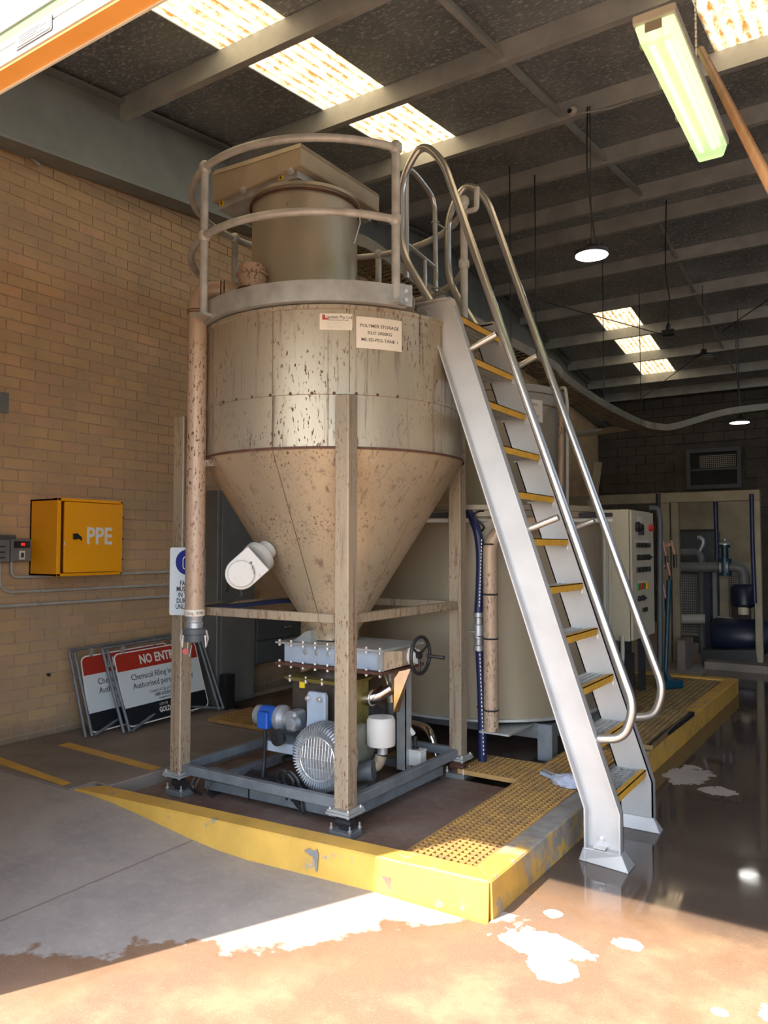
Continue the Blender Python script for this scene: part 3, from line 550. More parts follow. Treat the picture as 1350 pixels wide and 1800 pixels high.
# level switch on the cone, with its grey-white round head
n_ = Vector((math.cos(math.radians(232)), math.sin(math.radians(232)), 0)); q = onc(.47, math.radians(225), 1.56)
c0 = AD(460, 975, 4.62); c1 = AD(424, 1008, 4.50)
sw = thing('level_switch', 'round-faced white level switch sticking out of the left side of the silo cone', 'sensor', c1)
ax = (c1 - c0).normalized(); cb = c0 - ax * .06
MB().lathe([(.06, 0), (.06, .07), (.098, .07), (.098, .11)], cb, ax, 24).build('mounting_flange', 'pvc', sw, smooth=True)
fv = (EYE - c1); fv.z = 0; fv.normalize(); up = Vector((0, 0, 1)); sd = up.cross(fv)
ang = math.atan2((c0 - c1).z, (c0 - c1).dot(sd)); RS = .092; ou = [(RS * math.cos(ang + math.pi / 2 + t * math.pi / 14), RS * math.sin(ang + math.pi / 2 + t * math.pi / 14)) for t in range(15)]
L_ = (c0 - c1).length; L_ *= .7; ou += [(L_ * math.cos(ang) + RS * math.sin(ang), L_ * math.sin(ang) - RS * math.cos(ang)), (L_ * math.cos(ang) - RS * math.sin(ang), L_ * math.sin(ang) + RS * math.cos(ang))]
fm = Matrix((sd, up, fv)).transposed().to_4x4(); fm.translation = c1 - fv * .03; MB().prism(ou, fm, .07).build('housing', 'chip', sw, bevel=.004)
MB().lathe([(.078, 0), (.078, .012), (.072, .018), (0, .019)], c1 + fv * .04, fv, 28).build('screw_cap', 'chip', sw, smooth=True)
MB().tube(smooth([c1 + Vector((0, 0, -.09)), c1 + Vector((-.005, .0, -.14)), AD(395, 1060, 4.6), AD(360, 1066, 4.75)]), .008, 8).build('cable', 'black', sw, smooth=True)
# black cables clipped along the rear brace
for k, (dy, dz, lab) in enumerate(((0, 0, 'thin black cable running along the brick wall side behind the silo cone, upper one'), (.03, -.02, 'thicker navy-black cable running behind the silo cone, lower one'))):
    tag(MB().tube(smooth([AD(345, 1066 + k * 4, 4.9), AD(420, 1062 + k * 3, 5.05), AD(500, 1053 + k * 4, 5.2), AD(600, 1050 + k * 5, 5.35)]), .007 + .005 * k, 8).build('cable', 'black' if not k else 'hose', smooth=True), lab, 'cable')
# riser pipe with elbow, camlock at the bottom
PX, PY = -3.455, 3.245; el = (-3.24, 3.45)
rp = thing('fill_pipe', 'rust-spotted vertical fill pipe with an elbow over the rim on the left of the silo', 'pipe', (PX, PY, 1.1))
tz = 3.155; d = Vector((el[0] - PX, el[1] - PY, 0)).normalized()
MB().tube([(PX, PY, 1.21), (PX, PY, tz - .14)], .057, 24).build('riser', 'pipe', rp, smooth=True)
R_ = .115; arc = [Vector((PX, PY, tz - R_)) + d * R_ * (1 - math.cos(t)) + Vector((0, 0, R_ * math.sin(t))) for t in [k * math.pi / 16 for k in range(9)]]
end = arc[-1] + d * .10; arc2 = [Vector((PX, PY, tz - .14))] + arc + [arc[-1] + d * .02]
MB().tube(arc2, .060, 24).build('elbow', 'pipe', rp, smooth=True)
MB().tube([arc[-1] + d * .01, end, end + d * .06 - Vector((0, 0, .04)), end + d * .09 - Vector((0, 0, .12)), end + d * .09 - Vector((0, 0, .22))], .056, 24).build('inlet_stub', 'pipe', rp, smooth=True)
b = MB()
for z in (tz - .15, tz - .135): b.lathe([(.061, -.003), (.063, 0), (.061, .003)], (PX, PY, z), seg=28, caps=False)
for o_ in (0.02, .04): b.lathe([(.061, -.003), (.064, 0), (.061, .003)], arc[-1] + d * o_, d, 28, caps=False)
b.build('weld_ring', 'rust', rp, smooth=True, stuff=True)
tg = MB().lathe([(.0585, 1.195), (.060, 1.197), (.060, 1.232), (.0585, 1.234)], (PX, PY, 0), seg=28, caps=False).build('paper_tag', 'label', rp, smooth=True)
text('Zstag : 8180', .022, 1.214, 'ink', tg, cyl=((PX, PY), .0602, math.atan2(-PY, -PX)))
MB().lathe([(.050, 1.21), (.050, 1.18), (.047, 1.175), (.047, 1.16), (.052, 1.155), (.052, 1.12)], (PX, PY, 0), seg=28).build('coupling', 'cast', rp, smooth=True)
cm = MB().lathe([(.058, 1.125), (.066, 1.12), (.066, 1.09), (.058, 1.085), (.058, 1.045), (.03, 1.04)], (PX, PY, 0), seg=28).build('cap', 'gbox', rp, smooth=True)
for s_ in (-1, 1):
    u = Vector((math.cos(YAW), math.sin(YAW), 0)) * s_; c = Vector((PX, PY, 1.06)) + u * .07
    MB().tube([c + Vector((0, 0, .05)), c + u * .012, c + Vector((0, 0, -.05)), c - u * .006 + Vector((0, 0, .02))], .006, 8).build('cam_arm', 'zinc', cm, smooth=True)
MB().tube(smooth([Vector((PX - .05, PY, 1.05)), Vector((PX - .055, PY, .99)), Vector((PX - .03, PY - .01, .955)), Vector((PX - .02, PY, 1.02))]), .003, 5).build('chain', 'zinc', cm)
MB().lathe([(.018, 0), (.018, .003)], (PX - .04, PY - .03, .985), (EYE - Vector((PX, PY, 1))).normalized(), 14).build('tag_disc', 'red', cm)
MB().box((PX + .03, PY + .02, 2.08), (-3.33, 3.40, 2.12)).build('pipe_bracket', 'silo', rp)
# safety sign strapped behind the pipe
so_ = AD(298, 1081, 4.79); fs = frame(so_, (math.cos(.35), math.sin(.35), 0), (0, 0, 1)); sg = tag(MB().prism(rr(.235, .415, .012), fs, .003).build('safety_sign', 'signw'), 'white safety sign with a blue circle, half hidden behind the fill pipe', 'sign')
fs2 = fs @ Matrix.Translation((0, 0, .0035)); c = [( .117 + .078 * math.cos(t * .2618), .325 + .078 * math.sin(t * .2618)) for t in range(24)]
MB().prism(c, fs2, .001).build('blue_disc', 'bluesign', sg); MB().prism(rr(.06, .08, .02, x0=.087, y0=.28), fs2 @ Matrix.Translation((0, 0, .001)), .001).build('visor_symbol', 'winkk', sg); MB().prism(rr(.05, .07, .016, x0=.092, y0=.285), fs2 @ Matrix.Translation((0, 0, .002)), .0008).build('symbol_fill', 'bluesign', sg)
for k, t in enumerate(('FACE', 'MUST BE', 'IN THE', 'DURING', 'UNLOAD')): text(t, .042, fs2 @ Matrix.Translation((.105, .195 - k * .036, 0)), 'ink', sg, sx=.72, bold=.0008)
# ================================================================== ACCESS LADDER
lad = thing('access_ladder', 'steep aluminium step ladder with yellow nosings leading up to the silo roof', 'ladder', (-1.24, 4.24, 0))
NY, FY = 3.97, 4.55; SL = .337
def sx(z): return -1.245 - max(0, z - .27) * SL
def stringer(y, outward):
    prof = [(0.0, .27)]; w = .185; t = .008; fl = .055; zt = 3.0
    zb = .015
    pts = [(-1.245, zb), (-1.245, .27), (sx(zt), zt)]
    s_ = MB()
    def strip(o0, o1, ya, yb):
        for (xa, za), (xb, zb_) in zip(pts, pts[1:]):
            s_.hexa([(xa + o0, ya, za), (xa + o1, ya, za), (xa + o1, yb, za), (xa + o0, yb, za), (xb + o0, ya, zb_), (xb + o1, ya, zb_), (xb + o1, yb, zb_), (xb + o0, yb, zb_)])
    h = w / 2; yo = y + outward * fl
    strip(-h, h, y, y + outward * t); strip(-h, -h + t, y, yo); strip(h - t, h, y, yo)
    # head: the channel turns level towards the silo roof
    x0 = sx(zt)
    hd = [(x0 - h, zt), (x0 + h, zt), (x0 + h - .02, zt + .05), (x0 + h - .05, zt + .07), (x0 - h - .06, zt + .06), (x0 - h - .09, zt + .05), (x0 - h - .09, zt - .09), (x0 - h + .025, zt - .10)]
    s_.prism(hd, Matrix(((1, 0, 0, 0), (0, 0, 1, y if outward < 0 else y), (0, 1, 0, 0), (0, 0, 0, 1))), outward * t)
    s_.box((x0 - h - .09, y, zt + .045), (x0 + h - .05, yo, zt + .055)); s_.box((x0 - h - .11, y, zt - .098), (x0 - h + .02, yo, zt - .088))
    o = s_.build('stringer', 'alu', lad)
    MB().hexa([(-1.245 - h - .035, y - .04 if outward < 0 else y - .03, .0), (-1.245 + h + .045, y - .08 if outward < 0 else y - .03, .0), (-1.245 + h + .045, y + .05, .0), (-1.245 - h - .035, y + .05, .0),
               (-1.245 - h - .005, y - .058 if outward < 0 else y - .01, .075), (-1.245 + h + .005, y - .058 if outward < 0 else y - .01, .075), (-1.245 + h + .005, y + .012, .075), (-1.245 - h - .005, y + .012, .075)]).build('foot_plate', 'alu', o, bevel=.004)
    MB().lathe([(.014, 0), (.014, .012), (.008, .013), (.008, .03)], (-1.26, y + outward * t, .12), (0, outward, 0), 10).box((-1.29, y + outward * .055, .08), (-1.23, y + outward * .008, .088)).build('anchor_bolt', 'zinc', o)
    return o
stringer(NY, -1); stringer(FY, 1)
for k in range(11):
    z = .335 + k * .2625; x = sx(z) + .078; dp = .17
    tr = MB()
    for j in range(5): tr.box((x - dp + j * .034, NY + .004, z - .028), (x - dp + j * .034 + .005, FY - .004, z - .004))
    for j in range(15): yy = NY + .03 + j * .0375; tr.box((x - dp, yy, z - .012), (x - .03, yy + .006, z - .006))
    tr.box((x - dp, NY + .002, z - .035), (x - .002, NY + .007, z - .003)).box((x - dp, FY - .007, z - .035), (x - .002, FY - .002, z - .003))
    t_ = tr.build('tread', 'galv', lad)
    MB().box((x - .030, NY + .006, z - .003), (x + .002, FY - .006, z + .002)).box((x - .002, NY + .006, z - .038), (x + .002, FY - .006, z + .002)).build('nosing', 'nose', t_)
    MB().box((x - .004, FY - .016, z - .06), (x + .006, FY - .002, z - .03)).build('tread_clip', 'zinc', t_)
prof = [(-1.27, .62), (-1.14, .64), (-1.085, .80), (-1.165, 1.02), (-2.165, 3.90), (-2.31, 4.05), (-2.455, 3.86), (-2.455, 3.40), (-2.25, 3.06)]
for y in (NY - .01, FY + .01):
    pts = fillet([(x, y, z) for x, z in prof], .14, 8); hr = MB().tube(pts, .0235, 14).build('handrail', 'alut', lad, smooth=True)
    for z in (1.70, 2.74): MB().tube([(sx(z) + .09, y, z), (sx(z) + .255, y, z + .06)], .0185, 12).build('stand_off', 'alut', hr, smooth=True)
# self-closing gate between the two rail tops
gt = thing('safety_gate', 'small bent-tube safety gate hung between the handrail tops at the silo roof', 'gate', (-2.455, 4.2, 3.2))
MB().tube(fillet([(-2.455, 4.02, 3.26), (-2.455, 4.02, 3.96), (-2.455, 4.12, 3.97), (-2.455, 4.38, 3.90), (-2.455, 4.39, 3.28)], .09, 6), .0165, 12).build('gate_frame', 'alut', gt, smooth=True)
MB().tube([(-2.455, 4.02, 3.48), (-2.455, 4.385, 3.44)], .014, 10).build('gate_bar', 'alut', gt, smooth=True)
MB().tube([(-2.455, 4.25, 3.455), (-2.455, 4.25, 3.22)], .0125, 10).build('gate_post', 'alut', gt, smooth=True)
for z in (3.30, 3.74): MB().tube([(-2.455, 4.37, z), (-2.455, 4.54, z + .01)], .006, 8).tube([(-2.455, 4.37 + .026 * math.cos(t * .5236), z) if 0 else (-2.455 + .024 * math.cos(t * .5236), 4.385 + .024 * math.sin(t * .5236), z) for t in range(12)], .005, 6, closed=True).build('hinge_band', 'galv', gt, stuff=True)
# landing plate between rim and ladder head
ld = thing('roof_landing', 'folded aluminium landing plate bolted between the silo rim and the ladder head', 'platform', (-2.4, 4.2, 2.96))
MB().box((-2.62, 3.86, 2.965), (-2.34, 4.56, 2.972)).build('deck', 'galv', ld)
MB().prism([(-2.60, 2.972), (-2.31, 2.972), (-2.30, 3.06), (-2.38, 3.17), (-2.60, 3.16)], Matrix(((1, 0, 0, 0), (0, 0, 1, 3.86), (0, 1, 0, 0), (0, 0, 0, 1))), .006).build('cheek_plate', 'alu', ld)
MB().box((-2.56, 4.42, 3.20), (-2.44, 4.54, 3.21)).box((-2.47, 4.42, 2.972), (-2.44, 4.54, 3.20)).build('hinge_bracket', 'galv', ld)
# blue rag and brush lying on the grating by the ladder
bs = thing('scrubbing_brush', 'pale blue-grey brush block lying on the walkway grating left of the ladder foot', 'brush', (-1.80, 4.68, .146))
MB().obox((-1.81, 4.72, .16), (.19, .06, .022), (.8, -.5, 0)).build('brush_block', 'lblue', bs, bevel=.004)
MB().obox((-1.81, 4.73, .178), (.18, .03, .012), (.8, -.5, 0)).build('handle_strip', 'post', bs, bevel=.003)
rg = MB(); random.seed(3)
bmesh.ops.create_icosphere(rg.bm, subdivisions=4, radius=1)
from mathutils import noise as mn
for v in rg.bm.verts:
    p = v.co.copy(); k = 1 + .45 * mn.noise(p * 1.7) + .22 * mn.noise(p * 4.5); v.co = Vector((p.x * .105 * k, p.y * .07 * k, max(-.02, p.z * .05 * k) )) + Vector((-1.665, 4.64, .168))
tag(rg.build('cleaning_rag', 'cloth', smooth=True, auto=80), 'crumpled pale lilac-blue rag on the grating beside the ladder foot', 'rag')
# ================================================================== UNDER THE SILO
sg_ = thing('slide_gate', 'bolted grey slide gate valve with a black handwheel under the silo cone', 'valve', (-2.9, 4.0, .87))
MB().box((-3.20, 3.76, .885), (-2.46, 4.16, 1.0)).build('valve_body', 'lblue', sg_, bevel=.003)
MB().box((-3.24, 3.72, 1.0), (-2.44, 4.2, 1.012)).build('top_flange', 'galv', sg_); MB().box((-3.24, 3.72, .868), (-2.44, 4.2, .884)).build('bottom_flange', 'rust', sg_)
b = MB()
for k in range(9):
    x = -3.215 + k * .094
    for z in (1.018, .992, .860, .893): b.lathe([(.009, -.006), (.009, .006)], (x, 3.735, z), seg=8)
b.build('flange_bolts', 'zinc', sg_, stuff=True)
for x in (-3.03, -2.94, -2.85): MB().lathe([(.017, 0), (.017, .004), (.010, .006)], (x, 3.76, .955), (0, -1, 0), 16).build('bolt_boss', 'galv', sg_)
MB().box((-2.49, 3.752, .872), (-2.455, 3.765, 1.014)).build('end_strip', 'galv', sg_)
MB().hexa([(-2.46, 3.76, .885), (-2.39, 3.86, .91), (-2.39, 4.06, .91), (-2.46, 4.16, .885), (-2.46, 3.76, 1.0), (-2.39, 3.86, .995), (-2.39, 4.06, .995), (-2.46, 4.16, 1.0)]).build('taper_housing', 'post', sg_)
MB().lathe([(.05, 0), (.05, .03), (.042, .03), (.042, .055)], (-2.40, 3.96, .955), (1, 0, 0), 24).build('bonnet', 'white', sg_, smooth=True)
hw = MB().tube([(-2.325, 3.96 + .108 * math.cos(t * .2244), .965 + .108 * math.sin(t * .2244)) for t in range(28)], .011, 10, closed=True)
for t in range(3): a = t * 2.094 + .5; hw.tube([(-2.335, 3.96, .965), (-2.328, 3.96 + .104 * math.cos(a), .965 + .104 * math.sin(a))], .007, 8)
hw.lathe([(.022, -.03), (.022, .012)], (-2.335, 3.96, .965), (1, 0, 0), 16); hw = hw.build('handwheel', 'black', sg_, smooth=True)
MB().tube([(-2.32, 4.03, .955), (-2.21, 4.04, .95)], .011, 10).build('crank_handle', 'black', hw, smooth=True)
MB().hexa([(-3.16, 3.80, 1.012), (-3.02, 3.80, 1.012), (-3.02, 4.1, 1.012), (-3.16, 4.1, 1.012), (-3.06, 3.80, 1.075), (-3.02, 3.80, 1.085), (-3.02, 3.84, 1.085), (-3.06, 3.84, 1.075)]).build('gusset', 'galv', sg_)
# rotary valve box
rv = thing('rotary_valve', 'dark square rotary valve box with an olive flange below the slide gate', 'valve', (-2.88, 3.95, .5))
MB().lathe([(.16, .80), (.13, .87)], (-2.95, 3.96, 0), seg=32).build('neck', 'brown', rv, smooth=True)
MB().hexa([(-3.15, 3.74, .775), (-2.73, 3.74, .775), (-2.73, 4.02, .775), (-3.15, 4.02, .775), (-3.18, 3.72, .80), (-2.70, 3.72, .80), (-2.70, 4.04, .80), (-3.18, 4.04, .80)]).build('upper_flange', 'olive', rv)
MB().box((-3.13, 3.76, .50), (-2.76, 4.0, .775)).build('valve_box', 'brown', rv)
MB().box((-2.755, 3.745, .30), (-2.735, 4.02, .79)).build('side_flange', 'olive', rv)
b = MB()
for k in range(4): b.lathe([(.008, -.02), (.008, .02)], (-3.13 + k * .125, 3.735, .79), seg=8)
b.build('flange_bolts', 'zinc', rv, stuff=True)
MB().box((-3.07, 3.753, .735), (-3.03, 3.759, .785)).build('warning_tag', 'tape', rv)
bp = MB().prism([(0, 0), (.165, 0), (.15, .10), (.15, .24), (.14, .265), (.02, .265), (.01, .24), (.01, .10)], frame((-2.95, 3.66, .475), (1, 0, 0), (0, 0, 1)), -.035)
bp = bp.build('bearing_plate', 'lblue', rv, bevel=.006)
for x in (-2.915, -2.83): MB().lathe([(.015, 0), (.015, .02), (.009, .02), (.009, .03)], (x, 3.655, .705), (0, -1, 0), 8).build('bolt', 'zinc', bp)
MB().lathe([(.03, 0), (.03, .03), (.018, .032)], (-2.70, 3.68, .53), (0, -1, 0), 16).build('shaft_cap', 'cast', rv, smooth=True)
# geared motor
gm = thing('geared_motor', 'small electric gear motor with a bright blue casing beside the rotary valve', 'motor', (-3.15, 3.62, .45))
MB().lathe([(.045, -.03), (.06, -.02), (.06, .02)], (-3.30, 3.66, .56), (1, 0, 0), 24).build('fan_cover', 'cast', gm, smooth=True)
MB().lathe([(.064, 0), (.064, .13)], (-3.275, 3.66, .56), (1, 0, 0), 24).build('motor_body', 'blue', gm, smooth=True)
MB().box((-3.25, 3.565, .50), (-3.17, 3.62, .60)).build('terminal_box', 'blue', gm, bevel=.006)
MB().lathe([(.078, 0), (.078, .03), (.05, .05), (.042, .14)], (-3.145, 3.66, .56), (1, 0, 0), 28).build('gear_flange', 'cast', gm, smooth=True)
MB().box((-3.06, 3.60, .50), (-2.98, 3.72, .62)).build('gearbox', 'cast', gm, bevel=.015)
MB().lathe([(.035, 0), (.035, .05), (.026, .052)], (-2.975, 3.61, .56), (0, -1, 0), 18).build('output_hub', 'cast', gm, smooth=True)
MB().lathe([(.05, 0), (.05, .03), (.015, .035), (.015, .045)], (-3.06, 3.56, .475), (0, -1, 0), 20).build('black_cap', 'black', gm, smooth=True)
MB().box((-3.24, 3.62, .36), (-2.96, 3.80, .42)).build('motor_bracket', 'lblue', gm, bevel=.004)
tag(MB().tube(smooth([(-3.21, 3.6, .50), (-3.21, 3.6, .42), (-3.215, 3.6, .30), (-3.2, 3.57, .2)]), .011, 8).build('power_cable', 'black', smooth=True), 'thick black cable dropping straight down from the blue motor', 'cable')
# side channel blower
BC = Vector((-2.745, 3.60, .40)); bl = thing('side_channel_blower', 'round finned cast aluminium blower with a wire grille facing the front post', 'blower', (-2.745, 3.72, .2))
fins = MB()
for k in range(60):
    a = k * 6.28318 / 60; ca, sa = math.cos(a), math.sin(a); u = Vector((ca, 0, sa)); tv = Vector((-sa, 0, ca))
    pts = [(.122, -.055), (.135, -.085), (.165, -.095), (.188, -.075), (.197, -.03), (.197, .02), (.19, .05)]
    for (r0, h0), (r1, h1) in zip(pts, pts[1:]):
        for s_ in (1,):
            pass
    L = [BC + u * r + Vector((0, h, 0)) for r, h in pts]
    ring = [fins.bm.verts.new(p + tv * q) for p in L for q in (-.0035, .0035)]
    inner = [fins.bm.verts.new(BC + u * (r - .012) + Vector((0, h + .012, 0)) + tv * q) for r, h in pts for q in (-.0045, .0045)]
    n = len(pts)
    for i in range(n - 1):
        fins.bm.faces.new((ring[2 * i], ring[2 * i + 1], ring[2 * i + 3], ring[2 * i + 2]))
        fins.bm.faces.new((ring[2 * i], ring[2 * i + 2], inner[2 * i + 2], inner[2 * i])); fins.bm.faces.new((ring[2 * i + 1], inner[2 * i + 1], inner[2 * i + 3], ring[2 * i + 3]))
fins.build('cooling_fins', 'cast', bl, stuff=True)
MB().lathe([(.115, .052), (.125, .075), (.160, .083), (.178, .066), (.186, .02), (.186, -.06), (.15, -.08)], BC, (0, -1, 0), 48).build('blower_housing', 'cast', bl, smooth=True)
MB().lathe([(.118, .05), (.03, .052)], BC, (0, -1, 0), 32).build('grille_back', 'gcab', bl)
MB().lathe([(.062, .052), (.055, .066), (.03, .07)], BC, (0, -1, 0), 24).build('motor_cap', 'cast', bl, smooth=True)
gr = MB()
for k in range(-5, 6):
    x = k * .0205; h = math.sqrt(.121 ** 2 - x * x); gr.tube([BC + Vector((x, -.082, -h)), BC + Vector((x * 1.0, -.094, 0)), BC + Vector((x, -.082, h))], .0022, 6)
for z in (-.06, 0, .06): h = math.sqrt(.121 ** 2 - z * z); gr.tube([BC + Vector((-h, -.085, z)), BC + Vector((h, -.085, z))], .0018, 6)
gr.tube([BC + Vector((.123 * math.cos(t * .1963), -.084, .123 * math.sin(t * .1963))) for t in range(32)], .0035, 6, closed=True); gr.build('wire_grille', 'zinc', bl, stuff=True)
for a in (.7, 2.2, 3.9, 5.5): MB().lathe([(.009, 0), (.009, .008)], BC + Vector((.128 * math.cos(a), -.085, .128 * math.sin(a))), (0, -1, 0), 8).build('bolt', 'zinc', bl)
MB().lathe([(.10, 0), (.10, .16), (.12, .165), (.12, .20), (.10, .22)], BC + Vector((0, .07, .0)), (0, 1, 0), 32).build('drive_motor', 'olv', bl, smooth=True)
fr = MB()
for k in range(24): a = k * .2618; fr.obox(BC + Vector((.105 * math.cos(a), .15, .105 * math.sin(a))), (.012, .14, .004), (math.cos(a), 0, math.sin(a)), (-math.sin(a), 0, math.cos(a)))
fr.build('motor_ribs', 'olv', bl, stuff=True)
MB().box((-2.86, 3.56, .175), (-2.63, 3.86, .20)).build('blower_foot', 'skid', bl)
# filter can, ejector and pipework right of the post
fc = thing('intake_filter', 'white cylindrical air filter with chipped paint on the right of the blower', 'filter', (-2.50, 3.93, .36))
MB().lathe([(.0, .43), (.082, .43), (.085, .445), (.085, .575), (.075, .595), (.0, .60)], (-2.55, 3.88, 0), seg=36).build('filter_can', 'chip', fc, smooth=True)
MB().lathe([(.03, .38), (.03, .43)], (-2.54, 3.88, 0), seg=20).build('filter_neck', 'cast', fc, smooth=True)
MB().lathe([(.115, 0), (.13, .01), (.13, .05), (.10, .06)], (-2.69, 3.84, .42), (1, .1, 0), 36).build('end_bell', 'olv', fc, smooth=True)
ej = thing('powder_ejector', 'shiny stainless steel cone ejector with an elbow pipe right of the front post', 'pipe', (-2.62, 4.12, .58))
EX, EY_ = -2.62, 4.10
MB().lathe([(.030, .60), (.034, .70), (.040, .72), (.045, .76), (.085, .86), (.095, .90)], (EX, EY_, 0), seg=36, caps=False).build('cone_hopper', 'shiny', ej, smooth=True)
MB().lathe([(.112, .845), (.112, .866)], (EX, EY_, 0), seg=36).build('hopper_flange', 'galv', ej, smooth=True)
MB().lathe([(.034, .54), (.034, .64)], (EX, EY_, 0), seg=20).build('rubber_sleeve', 'black', ej, smooth=True)
MB().tube(fillet([(EX - .26, 3.98, .65), (EX - .06, 3.98, .67), (EX + .01, EY_ - .04, .73)], .07), .043, 22).build('elbow_pipe', 'shiny', ej, smooth=True)
MB().tube([(EX - .06, 3.985 + .047 * math.cos(t * .5236), .675 + .047 * math.sin(t * .5236)) for t in range(12)], .005, 6, closed=True).build('pipe_clamp', 'zinc', ej)
MB().hexa([(EX + .03, EY_ - .02, .58), (EX + .05, EY_ + .01, .58), (EX + .05, EY_ + .015, .58), (EX + .03, EY_ - .015, .58), (EX + .05, EY_ - .04, .85), (EX + .13, EY_ + .02, .85), (EX + .13, EY_ + .026, .85), (EX + .05, EY_ - .034, .85)]).build('support_fin', 'shiny', ej)
tag(MB().tube(smooth([(-2.55, 3.88, .37), (-2.56, 3.87, .33), (-2.58, 3.84, .31), (-2.72, 3.8, .29)]), .035, 16).build('discharge_pipe', 'post', smooth=True), 'short bent grey pipe joining the blower to the white filter near the floor', 'pipe')
tag(MB().lathe([(.055, 0), (.055, .13), (.06, .13), (.06, .16)], (-2.68, 3.72, .29), (1, .35, .12), 24).build('silencer', 'gbox', smooth=True), 'dark grey silencer cylinder lying low behind the front post', 'silencer')
ux, uy, _z = AD(696, 1300, 5.05)
up_ = thing('support_channel', 'short upright galvanised channel post standing on the skid right of the ejector', 'post', (ux, uy, .175))
MB().box((ux, uy, .175), (ux + .075, uy + .006, .84)).box((ux, uy, .175), (ux + .006, uy + .05, .84)).hexa([(ux + .069, uy, .175), (ux + .075, uy, .175), (ux + .075, uy + .07, .175), (ux + .069, uy + .07, .175), (ux + .069, uy, .84), (ux + .075, uy, .84), (ux + .075, uy + .07, .79), (ux + .069, uy + .07, .79)]).build('channel', 'galv', up_)
jx, jy, _z = AD(715, 1310, 5.05); jz = .29
jb_ = thing('junction_box', 'small white junction box with a black gland and plug on the skid corner', 'box', (jx + .06, jy + .03, jz))
MB().box((jx, jy, .20), (jx + .10, jy + .08, .29)).build('box_body', 'white', jb_, bevel=.004); MB().box((jx - .004, jy - .004, .29), (jx + .104, jy + .084, .30)).build('box_lid', 'white', jb_, bevel=.003)
MB().lathe([(.024, .30), (.024, .312), (.012, .318), (.012, .38)], (jx + .04, jy + .04, 0), seg=14).build('gland', 'black', jb_, smooth=True); MB().tube([(jx + .03, jy + .04, .39), (jx - .01, jy + .02, .45)], .016, 12).build('plug', 'white', jb_, smooth=True)
# blower skid
sk = thing('blower_skid', 'grey steel frame skid lying inside the silo posts and carrying the blower', 'frame', (-2.95, 3.95, .1))
for a, b_ in (((-3.56, 3.47), (-2.52, 3.50)), ((-3.56, 4.50), (-2.5, 4.50)), ((-3.56, 3.47), (-3.56, 4.50)), ((-2.52, 3.50), (-2.5, 4.50)), ((-2.98, 3.5), (-2.98, 4.50)), ((-2.60, 3.95), (-2.98, 3.95))):
    MB().bar((*a, .145), (*b_, .145), .06, .055).build('beam', 'skid', sk, bevel=.004)
for x, y in ((-3.53, 3.49), (-2.54, 3.52), (-3.53, 4.47), (-2.53, 4.47)): MB().box((x - .03, y - .03, .08), (x + .03, y + .03, .12)).build('pad', 'dark', sk)
for x, y in ((-3.2, 3.48), (-2.7, 3.5)): MB().box((x - .004, y - .035, .112), (x + .004, y + .035, .178)).build('cable_tie', 'black', sk)
jj = thing('cable_junction_block', 'low grey terminal block with three white glands on the skid corner by the left post', 'box', (-3.5, 3.42, .175))
MB().box((-3.60, 3.44, .175), (-3.36, 3.54, .225)).build('block_body', 'gcab', jj, bevel=.004)
for k, x in enumerate((-3.56, -3.52, -3.42)): MB().lathe([(.016, 0), (.016, .02), (.01, .03)], (x, 3.44, .215), (-.2, -1, .3), 10).build('gland', 'white', jj, smooth=True)
for k in range(3):
    x = (-3.56, -3.52, -3.42)[k]; tag(MB().tube(smooth([(x, 3.41, .22), (x - .02, 3.38, .2), (x - .03, 3.36, .14), (x - .02, 3.40, .1)]), .007, 8).build('short_cable', 'black', smooth=True), ('leftmost', 'middle', 'rightmost')[k] + ' of three short black cables drooping from the white glands', 'cable', 'cables at the terminal block')
random.seed(5)
ct = thing('cable_tangle', 'tangle of thick black cables lying on the skid left of the blower', 'cables', (-3.05, 3.5, .12))
for k in range(6):
    y0 = 3.56 + k * .012; p = [(-3.34, y0, .20 + k * .004), (-3.15, y0 + random.uniform(-.03, .03), .205), (-3.0, y0 - .02 + random.uniform(-.03, .03), .20), (-2.90, 3.54 + random.uniform(-.04, .04), .19 + random.uniform(0, .06)), (-2.84 + random.uniform(-.05, .04), 3.47 + random.uniform(-.02, .03), .15 + .03 * k % .1), (-2.78, 3.44, .12)]
    MB().tube(smooth(p), .010, 8).build('cable', 'black', ct, smooth=True)
for k in range(2): MB().tube(smooth([(-2.93 + .05 * k, 3.50, .16), (-3.0 + .05 * k, 3.47, .26), (-2.95 + .05 * k, 3.46, .32), (-2.88 + .04 * k, 3.47, .26), (-2.92 + .04 * k, 3.46, .16)]), .009, 8).build('cable_loop', 'black', ct, smooth=True)
tag(MB().tube(smooth([(-3.30, 3.9, .19), (-3.42, 4.05, .2), (-3.2, 4.3, .2), (-2.98, 4.5, .2)]), .013, 8).build('floor_cable', 'black', smooth=True), 'black cable running back across the skid behind the left post', 'cable')
